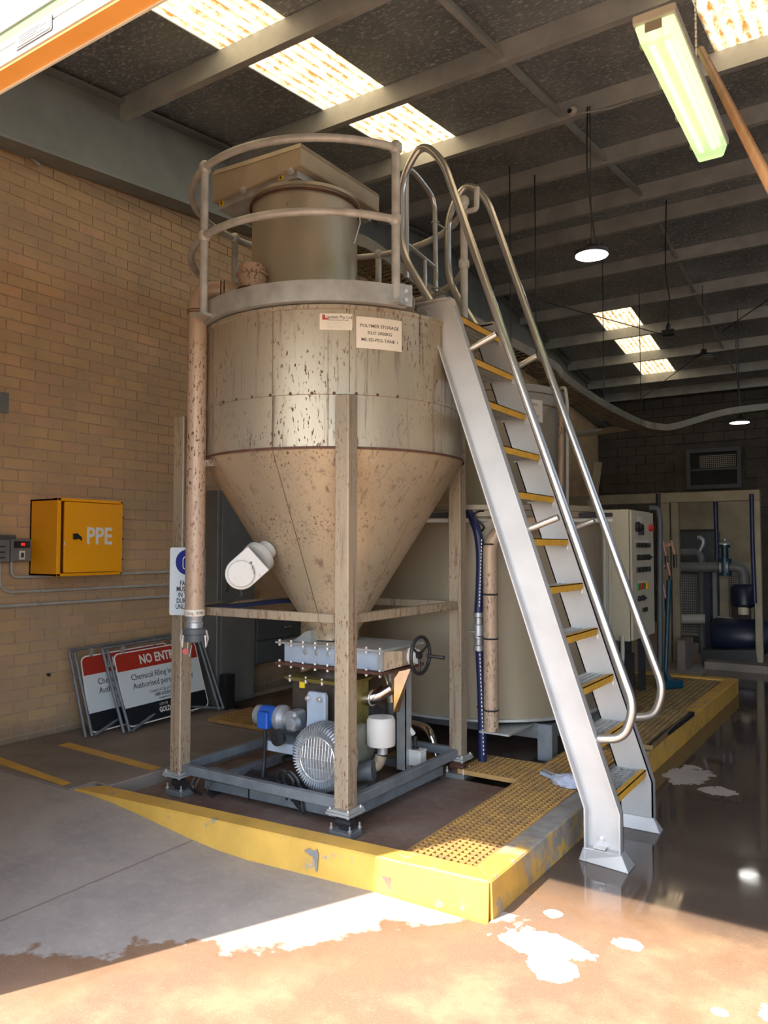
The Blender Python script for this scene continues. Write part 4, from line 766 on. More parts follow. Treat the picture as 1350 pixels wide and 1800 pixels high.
# ================================================================== TANKS BEHIND
T2 = (-2.8, 5.8)
tk = thing('mixing_tank', 'wide low stainless steel tank standing on a steel frame behind the silo', 'tank', (*T2, .1))
MB().lathe([(.90, .37), (.94, .40), (.94, 1.86), (.955, 1.865), (.955, 1.90), (.90, 1.91), (0, 1.95)], (*T2, 0), seg=72, caps=False).build('tank_shell', 'tank2', tk, smooth=True)
MB().lathe([(.0, .36), (.90, .37)], (*T2, 0), seg=48, caps=False).build('tank_base', 'dark', tk)
MB().lathe([(.945, .38), (.955, .385), (.955, .40), (.942, .405)], (*T2, 0), seg=64, caps=False).build('bottom_rim', 'galv', tk, smooth=True)
MB().lathe([(.941, 1.80), (.944, 1.81), (.941, 1.82)], (*T2, 0), seg=64, caps=False).build('weld_line', 'seam', tk, smooth=True)
for x0, y0, x1, y1 in ((-3.6, 5.28, -2.06, 5.28), (-2.06, 5.28, -2.06, 6.5), (-3.6, 6.5, -2.06, 6.5), (-3.6, 5.28, -3.6, 6.5)): MB().bar((x0, y0, .30), (x1, y1, .30), .08, .11).build('frame_beam', 'skid', tk, bevel=.004)
for x, y in ((-2.06, 5.28), (-3.6, 5.28), (-2.06, 6.5), (-3.6, 6.5)):
    o = MB().box((x - .055, y - .055, .10), (x + .055, y + .055, .355)).build('leg', 'skid', tk, bevel=.004); MB().box((x - .09, y - .09, .08), (x + .09, y + .09, .10)).build('foot_plate', 'dark', o)
MB().bar((-2.1, 5.3, .37), (-2.5, 5.9, .37), .03, .02).build('stay', 'galv', tk)
MB().tube(fillet([(-2.95, 4.87, .33), (-2.72, 4.76, .33), (-2.66, 4.74, .16)], .08), .03, 14).build('drain_elbow', 'shiny', tk, smooth=True)
# tall tank further back
T3 = (-3.63, 7.54)
t3 = thing('polymer_tank', 'tall stainless steel tank with a white sign, behind the ladder', 'tank', (*T3, .08))
MB().lathe([(.85, .2), (.85, 3.12), (.86, 3.13), (.86, 3.20), (.83, 3.21), (0, 3.3)], (*T3, 0), seg=64, caps=False).build('tank_shell', 'tank2', t3, smooth=True)
MB().lathe([(.851, 3.0), (.854, 3.01), (.851, 3.02)], (*T3, 0), seg=64, caps=False).build('weld_line', 'seam', t3, smooth=True)
for k in range(4): a = k * 1.5708 + .6; MB().box((T3[0] + .7 * math.cos(a) - .05, T3[1] + .7 * math.sin(a) - .05, .08), (T3[0] + .7 * math.cos(a) + .05, T3[1] + .7 * math.sin(a) + .05, .25)).build('leg', 'dark', t3)
def solve(c, r, px, z):
    best = min((abs(proj((c[0] + r * math.cos(math.radians(a / 4)), c[1] + r * math.sin(math.radians(a / 4)), z))[0] - px), a / 4) for a in range(4 * 215, 4 * 385)); return best[1]
a0, a1 = solve(T3, .853, 893, 3.0), solve(T3, .853, 953, 3.0)
s3 = tag(MB().arcplate(T3, .8535, .857, 2.83, 3.05, a0, a1, 12).build('tank_sign', 'label'), 'white sign reading POLYMER MIXING TANK on the tall tank, partly behind the handrail', 'sign')
for t, z in (('POLYMER MIXING', 3.0), ('TANK 2000L', 2.945), ('ME-SD-PD2-TANK 2', 2.885)): text(t, .034, z, 'ink', s3, cyl=(T3, .8575, math.radians((a0 + a1) / 2)))
# pipe and hoses on the low tank
tag(MB().tube(fillet([(-2.285, 4.835, .36), (-2.285, 4.835, 1.64), (-2.18, 4.88, 1.75), (-1.98, 5.0, 1.76), (-1.9, 5.15, 1.76)], .09, 8), .05, 22).build('overflow_pipe', 'pipe', smooth=True), 'brown spotted vertical pipe with a bend at the top, beside the blue hose', 'pipe')
for z in (.50, .98, 1.28, 1.62): tag(MB().lathe([(.052, -.006), (.055, 0), (.052, .006)], (-2.285, 4.835, z), seg=24, caps=False).build('pipe_band', 'dark', smooth=True), {.5: 'lowest', .98: 'second lowest', 1.28: 'second highest', 1.62: 'highest'}[z] + ' dark band round the brown vertical pipe', 'band')
MB_ = MB().box((-2.36, 4.80, .345), (-2.14, 5.2, .357)); tag(MB_.build('pipe_shelf', 'galv'), 'small grey shelf plate under the brown vertical pipe', 'bracket')
bh = thing('suction_hose', 'navy blue hose with a white lettered stripe hanging over the low tank', 'hose', (-2.37, 4.84, .13))
hp = [AD(822, 898, 5.5), AD(836, 925, 5.38), AD(843, 960, 5.36), AD(844, 1010, 5.35), AD(841, 1078, 5.35)]
MB().tube(smooth([hp[0] + Vector((-.30, .2, .03)), hp[0] + Vector((-.12, .1, .05))] + hp), .029, 16).build('upper_hose', 'hose', bh, smooth=True)
MB().tube(smooth([AD(843, 1142, 5.35), AD(847, 1240, 5.35), AD(848, 1338, 5.35)]), .029, 16).build('lower_hose', 'hose', bh, smooth=True)
vv = AD(841, 1110, 5.35)
MB().lathe([(.034, .13), (.034, .10), (.026, .095), (.026, .05), (.036, .045), (.036, -.045), (.026, -.05), (.026, -.09), (.034, -.095), (.034, -.13)], vv, seg=24).build('ball_valve', 'cast', bh, smooth=True)
MB().box((vv.x - .09, vv.y - .035, vv.z - .006), (vv.x, vv.y - .03, vv.z + .006)).build('valve_lever', 'zinc', bh)
dd = MB(); sd_ = Vector((.4, -.92, 0)).normalized()
for P0, P1, n in ((AD(843, 1150, 5.33), AD(850, 1330, 5.33), 26), (AD(846, 950, 5.33), AD(842, 1070, 5.33), 20)):
    for k in range(n): p = P0.lerp(P1, k / n) + sd_ * .0285 + Vector((.004, 0, 0)); dd.box(p - Vector((.003, .002, .007)), p + Vector((.003, .002, .007)))
dd.build('white_lettering', 'winkk', bh, stuff=True)
for z in (.50, .98): tag(MB().tube([(-2.285 + .062 * math.cos(t * .5236) - .045, 4.838 + .045 * math.sin(t * .5236), z + .012) for t in range(12)], .003, 6, closed=True).build('cable_tie', 'black'), ('lower' if z < .6 else 'upper') + ' black tie strapping the blue hose to the brown pipe', 'cable tie')
for k, pts in enumerate(([AD(815, 890, 5.6), AD(850, 905, 5.5), AD(868, 912, 5.55), AD(880, 912, 5.7)], [AD(868, 906, 5.5), AD(846, 898, 5.45), AD(833, 906, 5.4), AD(850, 925, 5.4), AD(846, 934, 5.45)], [AD(850, 903, 5.6), AD(870, 896, 5.7), AD(890, 905, 5.8)])):
    tag(MB().tube(smooth(pts), .007, 8).build('tank_cable', 'black', smooth=True), ('long thin black cable sagging over the rim of the low tank', 'black cable curled into a loop beside the top of the blue hose', 'short thick black cable end just right of the cable loop on the tank rim')[k], 'cable')
tag(MB().tube([AD(742, 915, 5.35) + Vector((0, 0, 0)), AD(1075, 915, 5.7)], .016, 12).build('rim_pipe', 'pvc', smooth=True), 'pale horizontal pipe running along the front of the low tank rim', 'pipe')
tag(MB().bar(AD(742, 905, 5.40), AD(1075, 905, 5.75), .03, .03).build('rim_rail', 'dark'), 'dark horizontal rail just above the pale pipe on the low tank rim', 'rail')
tag(MB().tube(fillet([AD(986, 683, 7.6), AD(993, 681, 7.55), AD(997, 705, 7.5), AD(997, 960, 7.5)], .08), .017, 12).build('conduit', 'pvc', smooth=True), 'thin pale conduit with a hooked top running down the right side of the tall tank', 'conduit')
tag(MB().tube(fillet([AD(980, 712, 7.7), AD(987, 725, 7.62), AD(985, 960, 7.62)], .08), .03, 14).build('side_pipe', 'pipe', smooth=True), 'brown pipe down the right side of the tall tank, left of the pale conduit', 'pipe')
tag(MB().box((-4.4, 9.6, .1), (-3.45, 9.66, 3.3)).build('screen_panel', 'timber'), 'dark brown upright panel behind the tall tank', 'panel')
lb0, lb1 = AY(1037, 920, 9.8), AY(1052, 812, 9.8); ld0 = lb0 + (lb0 - lb1) * ((lb0.z - .06) / (lb1.z - lb0.z)); tag(MB().bar(ld0, lb1, .04, .09).build('leaning_board', 'lid'), 'pale board leaning in the dark behind the ladder rail', 'board')
# ================================================================== ELECTRICAL CABINET
cb_ = thing('control_cabinet', 'tall cream electrical control cabinet with switches on its right face', 'cabinet', (-2.22, 7.92, .1))
X0, X1, Y0, Y1, Z0, Z1 = -2.42, -2.06, 7.50, 8.32, .70, 1.965
MB().box((X0, Y0, Z0), (X1 - .03, Y1, Z1)).build('cabinet_body', 'cream', cb_, bevel=.006)
dr_ = MB().box((X1 - .022, Y0 + .004, Z0 + .01), (X1, Y1 - .004, Z1 - .01)).build('cabinet_door', 'cream', cb_, bevel=.004)
def on(y, z, w, h, m, nm, dpt=.02): return MB().box((X1, Y0 + y - w / 2, z - h / 2), (X1 + dpt, Y0 + y + w / 2, z + h / 2)).build(nm, m, dr_)
MB().lathe([(.05, 0), (.05, .03), (.03, .035), (.03, .06)], (X1, Y0 + .17, 1.80), (1, 0, 0), 18).build('isolator', 'black', dr_, smooth=True); on(.25, 1.77, .03, .10, 'black', 'isolator_handle', .05); on(.30, 1.875, .16, .05, 'label', 'door_label', .003)
MB().lathe([(.035, 0), (.035, .04), (.02, .045)], (X1, Y0 + .66, 1.80), (1, 0, 0), 16).build('emergency_stop', 'red', dr_, smooth=True)
on(.38, 1.66, .50, .022, 'label', 'door_label', .003)
for k in range(4): on(.19 + k * .13, 1.62, .09, .045, 'dark', 'indicator')
for k in range(4): MB().lathe([(.028, 0), (.028, .025), (.012, .026), (.012, .045)], (X1, Y0 + .19 + k * .13, 1.50), (1, 0, 0), 12).build('selector_switch', 'black', dr_)
for k in range(4): on(.19 + k * .13, 1.38, .08, .05, 'dark', 'indicator')
for k, m_ in enumerate(('grn', 'red', 'grn', 'orange')): on(.19 + k * .10, 1.215, .045, .06, m_, 'push_button'); 
on(.38, 1.26, .3, .018, 'label', 'door_label', .003)
for k in range(2): MB().lathe([(.028, 0), (.028, .025), (.012, .026), (.012, .045)], (X1, Y0 + .20 + k * .14, 1.10), (1, 0, 0), 12).build('selector_switch', 'black', dr_)
for k in range(2): on(.36 + k * .09, .98, .06, .04, 'dark', 'indicator')
on(.06, .98, .015, .04, 'red', 'door_lock')
for k in range(2): MB().box((X0 + .05, Y0 + .1 + k * .5, .08), (X0 + .11, Y0 + .16 + k * .5, Z0)).box((X1 - .12, Y0 + .1 + k * .5, .08), (X1 - .06, Y0 + .16 + k * .5, Z0)).build('stand_legs', 'dark', cb_, stuff=True)
tag(MB().tube(fillet([AD(1055, 915, 7.1), AD(1062, 925, 7.1), AD(1064, 1235, 7.1)], .05), .02, 12).tube(fillet([AD(1058, 915, 7.15), AD(1066, 915, 7.12), AD(1072, 930, 7.12), AD(1072, 1235, 7.12)], .05), .012, 12).build('conduit', 'pvc', smooth=True), 'pair of cream conduits running down the left side of the control cabinet', 'conduit')
tag(MB().tube(smooth([AD(1094, 1118, 7.35), AD(1094, 1160, 7.3), AD(1088, 1200, 7.3), AD(1088, 1243, 7.3)]), .02, 10).build('flex_conduit', 'pvc', smooth=True), 'grey flexible conduit dropping from under the control cabinet', 'conduit')
tag(MB().tube(fillet([AD(1140, 893, 8.2), AD(1157, 893, 8.2), AD(1160, 915, 8.2), AD(1160, 1010, 8.2), AD(1160, 1180, 8.2)], .12), .03, 14).build('black_pipe', 'gbox', smooth=True), 'dark grey bent pipe standing just right of the control cabinet', 'pipe')
tag(MB().box((-2.5, 7.46, .08), (-2.05, 7.5, .6)).build('black_screen', 'black'), 'black upright sheet standing below the control cabinet', 'panel')
for k, (x, y) in enumerate(((1165, 960), (1180, 958), (1172, 995), (1165, 1035))):
    p = AD(x, y, 8.25); g = thing('hand_tool', ('pink-gripped tool hanging top left right of the control cabinet', 'pink-gripped tool hanging above the teal handle', 'pink-gripped tool hanging second lowest beside the control cabinet', 'lowest pink-gripped tool hanging right of the control cabinet')[k], 'tool', p)
    MB().tube(smooth([p + Vector((0, 0, .05)), p + Vector((.01, 0, 0)), p + Vector((.03, 0, -.1))]), .014, 8).build('grip', 'skinp', g, smooth=True); MB().obox(p + Vector((-.03, .0, 0)), (.06, .02, .03), (1, 0, .3)).build('trigger', 'skinp', g); MB().tube([p + Vector((.03, .02, -.1)), p + Vector((.03, .03, -.24))], .02, 8).build('barrel', 'black', g)
bt = thing('floor_squeegee', 'teal blue long-handled floor scrubber standing right of the control cabinet', 'squeegee', AD(1172, 1222, 8.1))
MB().tube([AD(1176, 1020, 8.25), AD(1170, 1180, 8.1)], [.026, .02], 12).build('handle', 'tealb', bt, smooth=True); a_, b__ = AD(1160, 1215, 8.0), AD(1195, 1215, 8.1)
MB().bar(Vector((a_.x, a_.y, .19)), Vector((b__.x, b__.y, .19)), .12, .08).build('brush_head', 'tealb', bt, bevel=.01); MB().tube([AD(1170, 1180, 8.1), (AD(1178, 1212, 8.05).x, AD(1178, 1212, 8.05).y, .2)], [.02, .05], 10).build('socket', 'tealb', bt)
# ================================================================== FAR END: pump bay
YF = 11.2
pf = thing('portal_frame', 'cream steel goalpost frame around the pump bay at the back', 'frame', (-2.8, YF, 0))
def bx(px0, py0, px1, py1, y=YF, dpt=.1): a = AY(px0, py0, y); b = AY(px1, py1, y); return MB().box((a.x, y, a.z), (b.x, y + dpt, b.z))
MB().box((-4.0, YF, 2.22), (AY(1335, 862, YF).x, YF + .12, 2.36)).build('top_beam', 'beam', pf, bevel=.005)
for x0, x1 in ((1160, 1176), (1179, 1192), (1323, 1336)):
    a, b = AY(x0, 900, YF), AY(x1, 900, YF); MB().box((a.x, YF + .01, 0), (b.x, YF + .1, 2.22)).build('upright', 'beam', pf, bevel=.004)
tag(MB().tube([AY(1157, 868, YF - .026), AY(1158, 1000, YF - .026)], .03, 10).build('hanging_hose', 'black', smooth=True), 'black hose hanging from the left end of the cream frame', 'hose')
tag(MB().tube([AY(1257, 868, YF + .135), AY(1260, 960, YF + .145), AY(1260, 985, YF + .149)], .028, 10).build('hanging_hose', 'hose', smooth=True), 'dark navy hose hanging in the middle of the cream frame', 'hose')
tag(MB().tube(smooth([AY(1321, 868, YF - .03), AY(1323, 960, YF - .03), AY(1327, 1060, YF - .03)]), .028, 10).build('hanging_hose', 'hose', smooth=True), 'dark navy hose hanging down the right upright of the cream frame', 'hose')
tag(bx(1180, 880, 1255, 930, 13.5).build('wall_board', 'beam'), 'pale board mounted high behind the cream frame', 'board')
tag(bx(1262, 880, 1322, 1010, 14.2, .05).build('wall_board', 'beam'), 'larger beige board on the back wall, right of the pale board', 'board')
tag(MB().box((AY(1182, 935, 13.8).x, 13.8, 0), (AY(1258, 935, 13.8).x, 14.2, AY(1182, 935, 13.8).z)).build('dark_recess_box', 'gbox'), 'dark grey locker below the pale board behind the pumps', 'recess')  # solid dark box put in for the shade of a recess
pp = thing('delivery_pipe', 'dark horizontal delivery pipe with a bend down to the blue pump', 'pipe', AY(1240, 1000, 11.8))
MB().tube(fillet([AY(1180, 997, 11.8), AY(1308, 997, 11.8), AY(1308, 1035, 11.8)], .2, 8), .07, 18).build('pipe_run', 'gcab', pp, smooth=True)
for x in (1268, 1280): MB().lathe([(.11, -.015), (.11, .015)], AY(x, 997, 11.8), (1, 0, 0), 20).build('pipe_flange', 'cast', pp, smooth=True)
vb_ = thing('wafer_valve', 'blue valve with a round silver-topped actuator on the delivery pipe', 'valve', AY(1274, 1005, 11.8))
MB().lathe([(.09, -.12), (.10, 0), (.09, .12)], AY(1274, 997, 11.8), (0, 0, 1), 18).build('valve_body', 'tealb', vb_, smooth=True); MB().lathe([(.05, 0), (.05, .18), (.075, .18), (.075, .27)], AY(1274, 985, 11.8), (0, 0, 1), 16).build('valve_neck', 'tealb', vb_, smooth=True)
MB().lathe([(.1, 0), (.1, .02), (.07, .05), (.02, .06), (.02, .09)], AY(1274, 958, 11.8), (0, 0, 1), 20).build('actuator_cap', 'cast', vb_, smooth=True); MB().bar(AY(1255, 962, 11.75), AY(1272, 960, 11.75), .03, .03).build('actuator_arm', 'dark', vb_)
pu = thing('pump', 'large dark blue pump on a black base under the cream frame', 'pump', AY(1295, 1160, 11.6))
MB().lathe([(.10, 0), (.17, .05), (.17, .26), (.12, .32)], AY(1308, 1068, 11.7), (0, 0, 1), 24).build('strainer', 'dblue', pu, smooth=True)
MB().lathe([(.07, 0), (.07, .1), (.05, .1), (.05, .2), (.075, .2), (.075, .24)], AY(1307, 1080, 11.65), (0, 0, 1), 20).build('cream_coupling', 'cream', pu, smooth=True)
MB().lathe([(.2, -.35), (.24, -.3), (.24, .3), (.2, .38)], AY(1300, 1118, 11.7), (1, .1, 0), 28).build('pump_motor', 'dblue', pu, smooth=True)
MB().bar(AY(1240, 1150, 11.5) , AY(1336, 1150, 11.5), .6, .18).build('pump_base', 'black', pu)
tag(bx(1238, 1163, 1350, 1200, 10.9, 1.4).build('pump_plinth', 'lslab'), 'brown concrete plinth carrying the blue pump', 'plinth')
tag(MB().tube([AY(1182, 1088, 12.0), AY(1243, 1088, 12.0)], .07, 16).build('low_pipe', 'pvc', smooth=True), 'pale low horizontal pipe left of the pump bay post', 'pipe')
tag(MB().tube(fillet([AY(1258, 1088, 11.9), AY(1290, 1092, 11.85), AY(1300, 1105, 11.8)], .1), .05, 16).build('suction_pipe', 'cast', smooth=True), 'grey suction pipe entering the dark blue pump', 'pipe')
tag(bx(1238, 1005, 1250, 1150, 11.9, .2).build('blue_column', 'dblue'), 'dark navy square column left of the pump', 'column')
tag(bx(1252, 1000, 1262, 1150, 11.9, .1).build('grey_column', 'gcab'), 'slim grey column immediately right of the navy column', 'column')
tag(MB().box((AY(1264, 1000, 12.3).x, 12.3, 0), (AY(1280, 1000, 12.3).x, 12.38, AY(1264, 1000, 12.3).z)).build('cable_ladder_post', 'beam'), 'pale perforated upright behind the suction pipe', 'post')
uq = AY(1232, 970, 12.4); tag(MB().tube(fillet([AY(1184, 972, 12.4), uq, (uq.x, uq.y, 0)], .12), .055, 12).build('upper_pipe', 'gcab', smooth=True), 'short dark pipe above the delivery pipe', 'pipe')
tag(MB().tube(smooth([AY(1228, 972, 12.4), AY(1236, 955, 12.4), AY(1232, 946, 12.4), AY(1226, 946, 12.4)]), .035, 12).build('gooseneck', 'cast', smooth=True), 'small bright gooseneck vent above the delivery pipe', 'vent pipe')
cg = thing('wire_cage', 'pale wire mesh guard panel left of the navy column', 'guard', AY(1215, 1120, 12.6))
c = MB(); a, b = AY(1188, 1010, 12.6), AY(1240, 1115, 12.6)
for k in range(16): x = a.x + (b.x - a.x) * k / 15; c.box((x - .003, 12.6, b.z), (x + .003, 12.606, a.z))
for k in range(24): z = b.z + (a.z - b.z) * k / 23; c.box((a.x, 12.6, z - .003), (b.x, 12.606, z + .003))
c.build('mesh_wires', 'pvc', cg, stuff=True); MB().box((a.x, 12.59, b.z - .03), (b.x, 12.62, b.z)).build('cage_rail', 'beam', cg)
for x in (a.x, b.x): MB().box((x - .02, 12.59, 0), (x + .02, 12.62, a.z)).build('cage_post', 'beam', cg)
cg = thing('wire_cage', 'sloping wire mesh guard panel behind the right end of the delivery pipe', 'guard', AY(1300, 1060, 13))
c = MB(); a, b = AY(1281, 990, 13), AY(1322, 1030, 13)
for k in range(14): x = a.x + (b.x - a.x) * k / 13; c.box((x - .003, 13, b.z), (x + .003, 13.006, a.z))
for k in range(12): z = b.z + (a.z - b.z) * k / 11; c.box((a.x, 13, z - .003), (b.x, 13.006, z + .003))
c.build('mesh_wires', 'pvc', cg, stuff=True)
for x in (a.x, b.x): MB().box((x - .02, 13, 0), (x + .02, 13.03, a.z)).build('cage_post', 'beam', cg)
tag(bx(1190, 1125, 1205, 1180, 10.6, .5).build('blocks_of_concrete', 'lslab'), 'small brown concrete block at the foot of the left upright of the frame', 'block')
# ================================================================== CABLE TRAY
TP = [AD(560, 395, 6.1), AD(640, 425, 6.2), AD(735, 496, 6.8), AD(860, 580, 7.9), AD(970, 640, 8.9), AD(998, 668, 9.2), AD(1065, 712, 10.6), AD(1125, 742, 12.0), AD(1160, 750, 12.1), AD(1190, 748, 12.1), AD(1270, 725, 12.2), AD(1350, 714, 12.3), AD(1500, 700, 12.5)]
TP[0].z = TP[1].z
ct_ = thing('cable_tray', 'cream ladder cable tray hanging from the roof and curving across the back', 'cable tray', TP[5])
PTS = smooth(TP, 5)
def offp(s_, dz=0):
    out = []
    for i, p in enumerate(PTS):
        t = PTS[min(i + 1, len(PTS) - 1)] - PTS[max(i - 1, 0)]; t.z = 0; t.normalize(); out.append(p + Vector((-t.y, t.x, 0)) * s_ + Vector((0, 0, dz)))
    return out
for s_ in (0, .32):
    q = offp(s_); b = MB()
    L = [[b.bm.verts.new(p + v) for v in (Vector((0, 0, -.05)), Vector((.012, .012, -.05)), Vector((.012, .012, .05)), Vector((0, 0, .05)))] for p in q]
    for A, B in zip(L, L[1:]):
        for k in range(4): b.bm.faces.new((A[k], A[(k + 1) % 4], B[(k + 1) % 4], B[k]))
    b.build('side_rail', 'beam', ct_)
b = MB(); q0, q1 = offp(0, -.045), offp(.32, -.045)
for A, B, A2, B2 in zip(q0, q1, q0[1:], q1[1:]):
    for k in range(3): t = k / 3; b.bar(A.lerp(A2, t), B.lerp(B2, t), .03, .015)
b.build('rungs', 'beam', ct_, stuff=True)
for k, s_ in enumerate((.06, .11, .16, .21, .26)): MB().tube(offp(s_, -.03 + .006 * (k % 2)), .018, 6).build('tray_cable', 'redcab' if k % 2 else 'black', ct_, smooth=True)
for i, (x, y0) in enumerate(((943, 510), (1062, 590), (1127, 675), (1300, 660), (898, 520))):
    d_ = (8.4, 10.6, 12.0, 12.25, 8.1)[i]; p = AD(x, (645, 712, 742, 718, 610)[i], d_); MB().tube([p + Vector((0, 0, -.06)), (p.x, p.y, zs(p.y) - .1)], .006, 6).build('hanger_rod', 'dark', ct_)
t2 = thing('branch_cable_tray', 'short branch of cream cable tray behind the curve of the main tray', 'cable tray', AD(1060, 757, 12.6))
MB().bar(AD(1008, 764, 12.6), AD(1058, 758, 12.6), .01, .1).build('side_rail', 'beam', t2); MB().bar(AD(1058, 758, 12.6), AD(1108, 751, 12.3), .01, .1).build('end_rail', 'beam', t2)
# ================================================================== LAMPS
def lamp(px, py, d, r, on_, label, cord_px=None):
    p = AD(px, py, d); t = thing('pendant_lamp', label, 'lamp', p); zt = zs(p.y) - .15
    MB().lathe([(r * .95, 0), (r, .01), (r, .03), (r * .6, .06), (.05, .09), (.04, .14), (0, .15)], p, seg=32).build('housing', 'dark', t, smooth=True)
    MB().lathe([(r * .93, -.004), (r * .93, .004)], p, seg=32).build('light_disc', 'lamp' if on_ else 'pvc', t)
    MB().tube([p + Vector((0, 0, .15)), (p.x, p.y, zt)], .005, 6).build('hanging_cord', 'dark', t)
    if on_: MB().tube(smooth([p + Vector((.03, 0, .13)), Vector((p.x - .03, p.y, (p.z + zt) / 2 + .1)), Vector((p.x - .02, p.y, zt))]), .008, 6).build('power_cord', 'black', t)
    return t
lamp(1040, 449, 6.7, .15, True, 'lit round pendant lamp nearest the camera, right of the ladder top')
lamp(1300, 743, 12.6, .16, True, 'small lit round pendant lamp far back below the cable tray')
lamp(1237, 630, 11.5, .14, False, 'unlit pale round pendant lamp near the far skylights')
lamp(1028, 753, 0 + 12.4, .05, False, 'tiny unlit fitting beside the cable tray branch') if False else None
p = AD(1175, 585, 9.4); t = thing('junction_fitting', 'black junction fitting hanging on a wavy cord near the far skylights', 'fitting', p)
MB().box(p - Vector((.07, .05, .03)), p + Vector((.07, .05, .03))).lathe([(.03, .03), (.03, .07), (.015, .12)], p, seg=12).build('fitting_body', 'black', t); MB().tube(smooth([p + Vector((0, 0, .1)), p + Vector((.02, 0, .4)), p + Vector((-.02, 0, .8)), Vector((p.x, p.y, zs(p.y) - .15))]), .008, 6).build('cord', 'black', t)
for (a, da, b_, db, lab) in (((1120, 705), 11, (1232, 622), 11.4, 'thin stay wire slanting below the far skylights'), ((955, 530), 9.3, (1165, 588), 9.4, 'thin wire crossing in front of the first far skylight'), ((1270, 582), 9.5, (1360, 520), 8.5, 'thin wire slanting up to the right under the roof')):
    tag(MB().tube([AD(*a, da), AD(*b_, db)], .006, 6).build('stay_wire', 'dark'), lab, 'wire')
# fluorescent batten
fx = -.87; z0 = 3.78
fb = thing('fluorescent_fitting', 'long greenish weatherproof fluorescent fitting hanging at the upper right', 'lamp', (fx + .09, 3.95, z0))
def trough(x0, x1, y0, y1, za, zb, ins): return MB().hexa([(x0 + ins, y0 + ins, za), (x1 - ins, y0 + ins, za), (x1 - ins, y1 - ins, za), (x0 + ins, y1 - ins, za), (x0, y0, zb), (x1, y0, zb), (x1, y1, zb), (x0, y1, zb)])
trough(fx, fx + .17, 3.32, 4.60, z0, z0 + .075, .02).build('diffuser', 'diff', fb, bevel=.008)
trough(fx - .005, fx + .175, 3.31, 4.61, z0 + .076, z0 + .115, -.0).build('fitting_body', 'cream', fb, bevel=.004)
for x in (.05, .115): MB().tube([(fx + x, 3.42, z0 + .045), (fx + x, 4.50, z0 + .045)], .013, 12).build('fluorescent_tube', 'tube', fb, smooth=True)
for y in (3.45, 3.8, 4.15, 4.5): MB().box((fx - .012, y, z0 + .06), (fx - .004, y + .03, z0 + .10)).build('clip', 'lid', fb)
MB().box((fx + .05, 3.30, z0 + .02), (fx + .12, 3.306, z0 + .06)).build('end_tape', 'lid', fb)
cn = MB()
for y in (3.9,):
    k = 0; z = z0 + .12
    while z < zs(y) - .1: cn.box((fx + .14, y - (.004 if k % 2 else .008), z), (fx + .148, y + (.004 if k % 2 else .008), z + .018)); z += .022; k += 1
cn.build('chain', 'zinc', fb, stuff=True)
# timber pole
pa, pb = AD(1231, 86, 3.1), AD(1362, 340, 2.0); dv = (pb - pa).normalized(); pc = pa + dv * ((pa.z - .02) / -dv.z)
tag(MB().tube([pa, pa + dv * .01, pa + dv * .02, pc], [.006, .013, .0155, .0155], 16).build('timber_pole', 'pole', smooth=True), 'brown timber pole slanting across the upper right corner', 'pole')
# camera-like sensor on the purlin with conduit
p = AX(1005, 200, -2.29); t = thing('roof_sensor', 'small white dome sensor with a dark lens on a purlin above the nearest pendant lamp', 'sensor', p)
MB().lathe([(.0, 0), (.03, .003), (.038, .02), (.034, .05), (0, .055)], p, (-FH.x, FH.y * -1, .2), 18).build('dome', 'white', t, smooth=True); MB().lathe([(.022, 0), (.016, .008)], p + Vector((.0, -.055, 0)), (0, -1, 0), 14).build('lens', 'black', t)
tag(MB().tube([AX(1018, 200, -2.22), AY(1075, 190, 6.6), AY(1110, 178, 6.6)], .008, 8).build('roof_conduit', 'pvc', smooth=True), 'thin white conduit running right from the dome sensor along the purlin', 'conduit')
# ================================================================== LEFT WALL
ppe = thing('ppe_cabinet', 'bright orange-yellow PPE cabinet fixed to the brick wall', 'cabinet', (-5.27, 3.74, 1.395))
a0_, a1_ = 3.445, 4.015; XF = -5.10
bd = MB(); bd.box((WX + .003, a0_, 1.39), (XF - .05, a0_ + .012, 1.96)).box((WX + .003, a1_ - .012, 1.39), (XF - .05, a1_, 1.96)).box((WX + .003, a0_, 1.39), (XF - .05, a1_, 1.402)).box((WX + .003, a0_, 1.948), (XF - .05, a1_, 1.96)).box((WX + .003, a0_, 1.39), (WX + .02, a1_, 1.96))
bd.build('case', 'orange', ppe)
fr_ = MB(); fr_.box((XF - .05, a0_ - .004, 1.385), (XF, a0_ + .028, 1.965)).box((XF - .05, a1_ - .02, 1.385), (XF, a1_ + .004, 1.965)).box((XF - .05, a0_ - .004, 1.385), (XF, a1_ + .004, 1.408)).box((XF - .05, a0_ - .004, 1.942), (XF, a1_ + .004, 1.965))
fr_.build('door_frame', 'orange', ppe, bevel=.004)
for z in (1.575, 1.765): MB().box((WX + .01, a0_ - .008, z), (XF - .16, a0_ + .001, z + .006)).build('side_rib', 'orange', ppe); 
dm = frame((XF - .01, a1_ - .02, 1.412), Vector((-.0, -1, 0)) + Vector((.035, 0, 0)), (0, 0, 1)); dl = .51
do = MB().prism(rr(dl, .525, .012), dm, -.018).build('door', 'orange', ppe, bevel=.003)
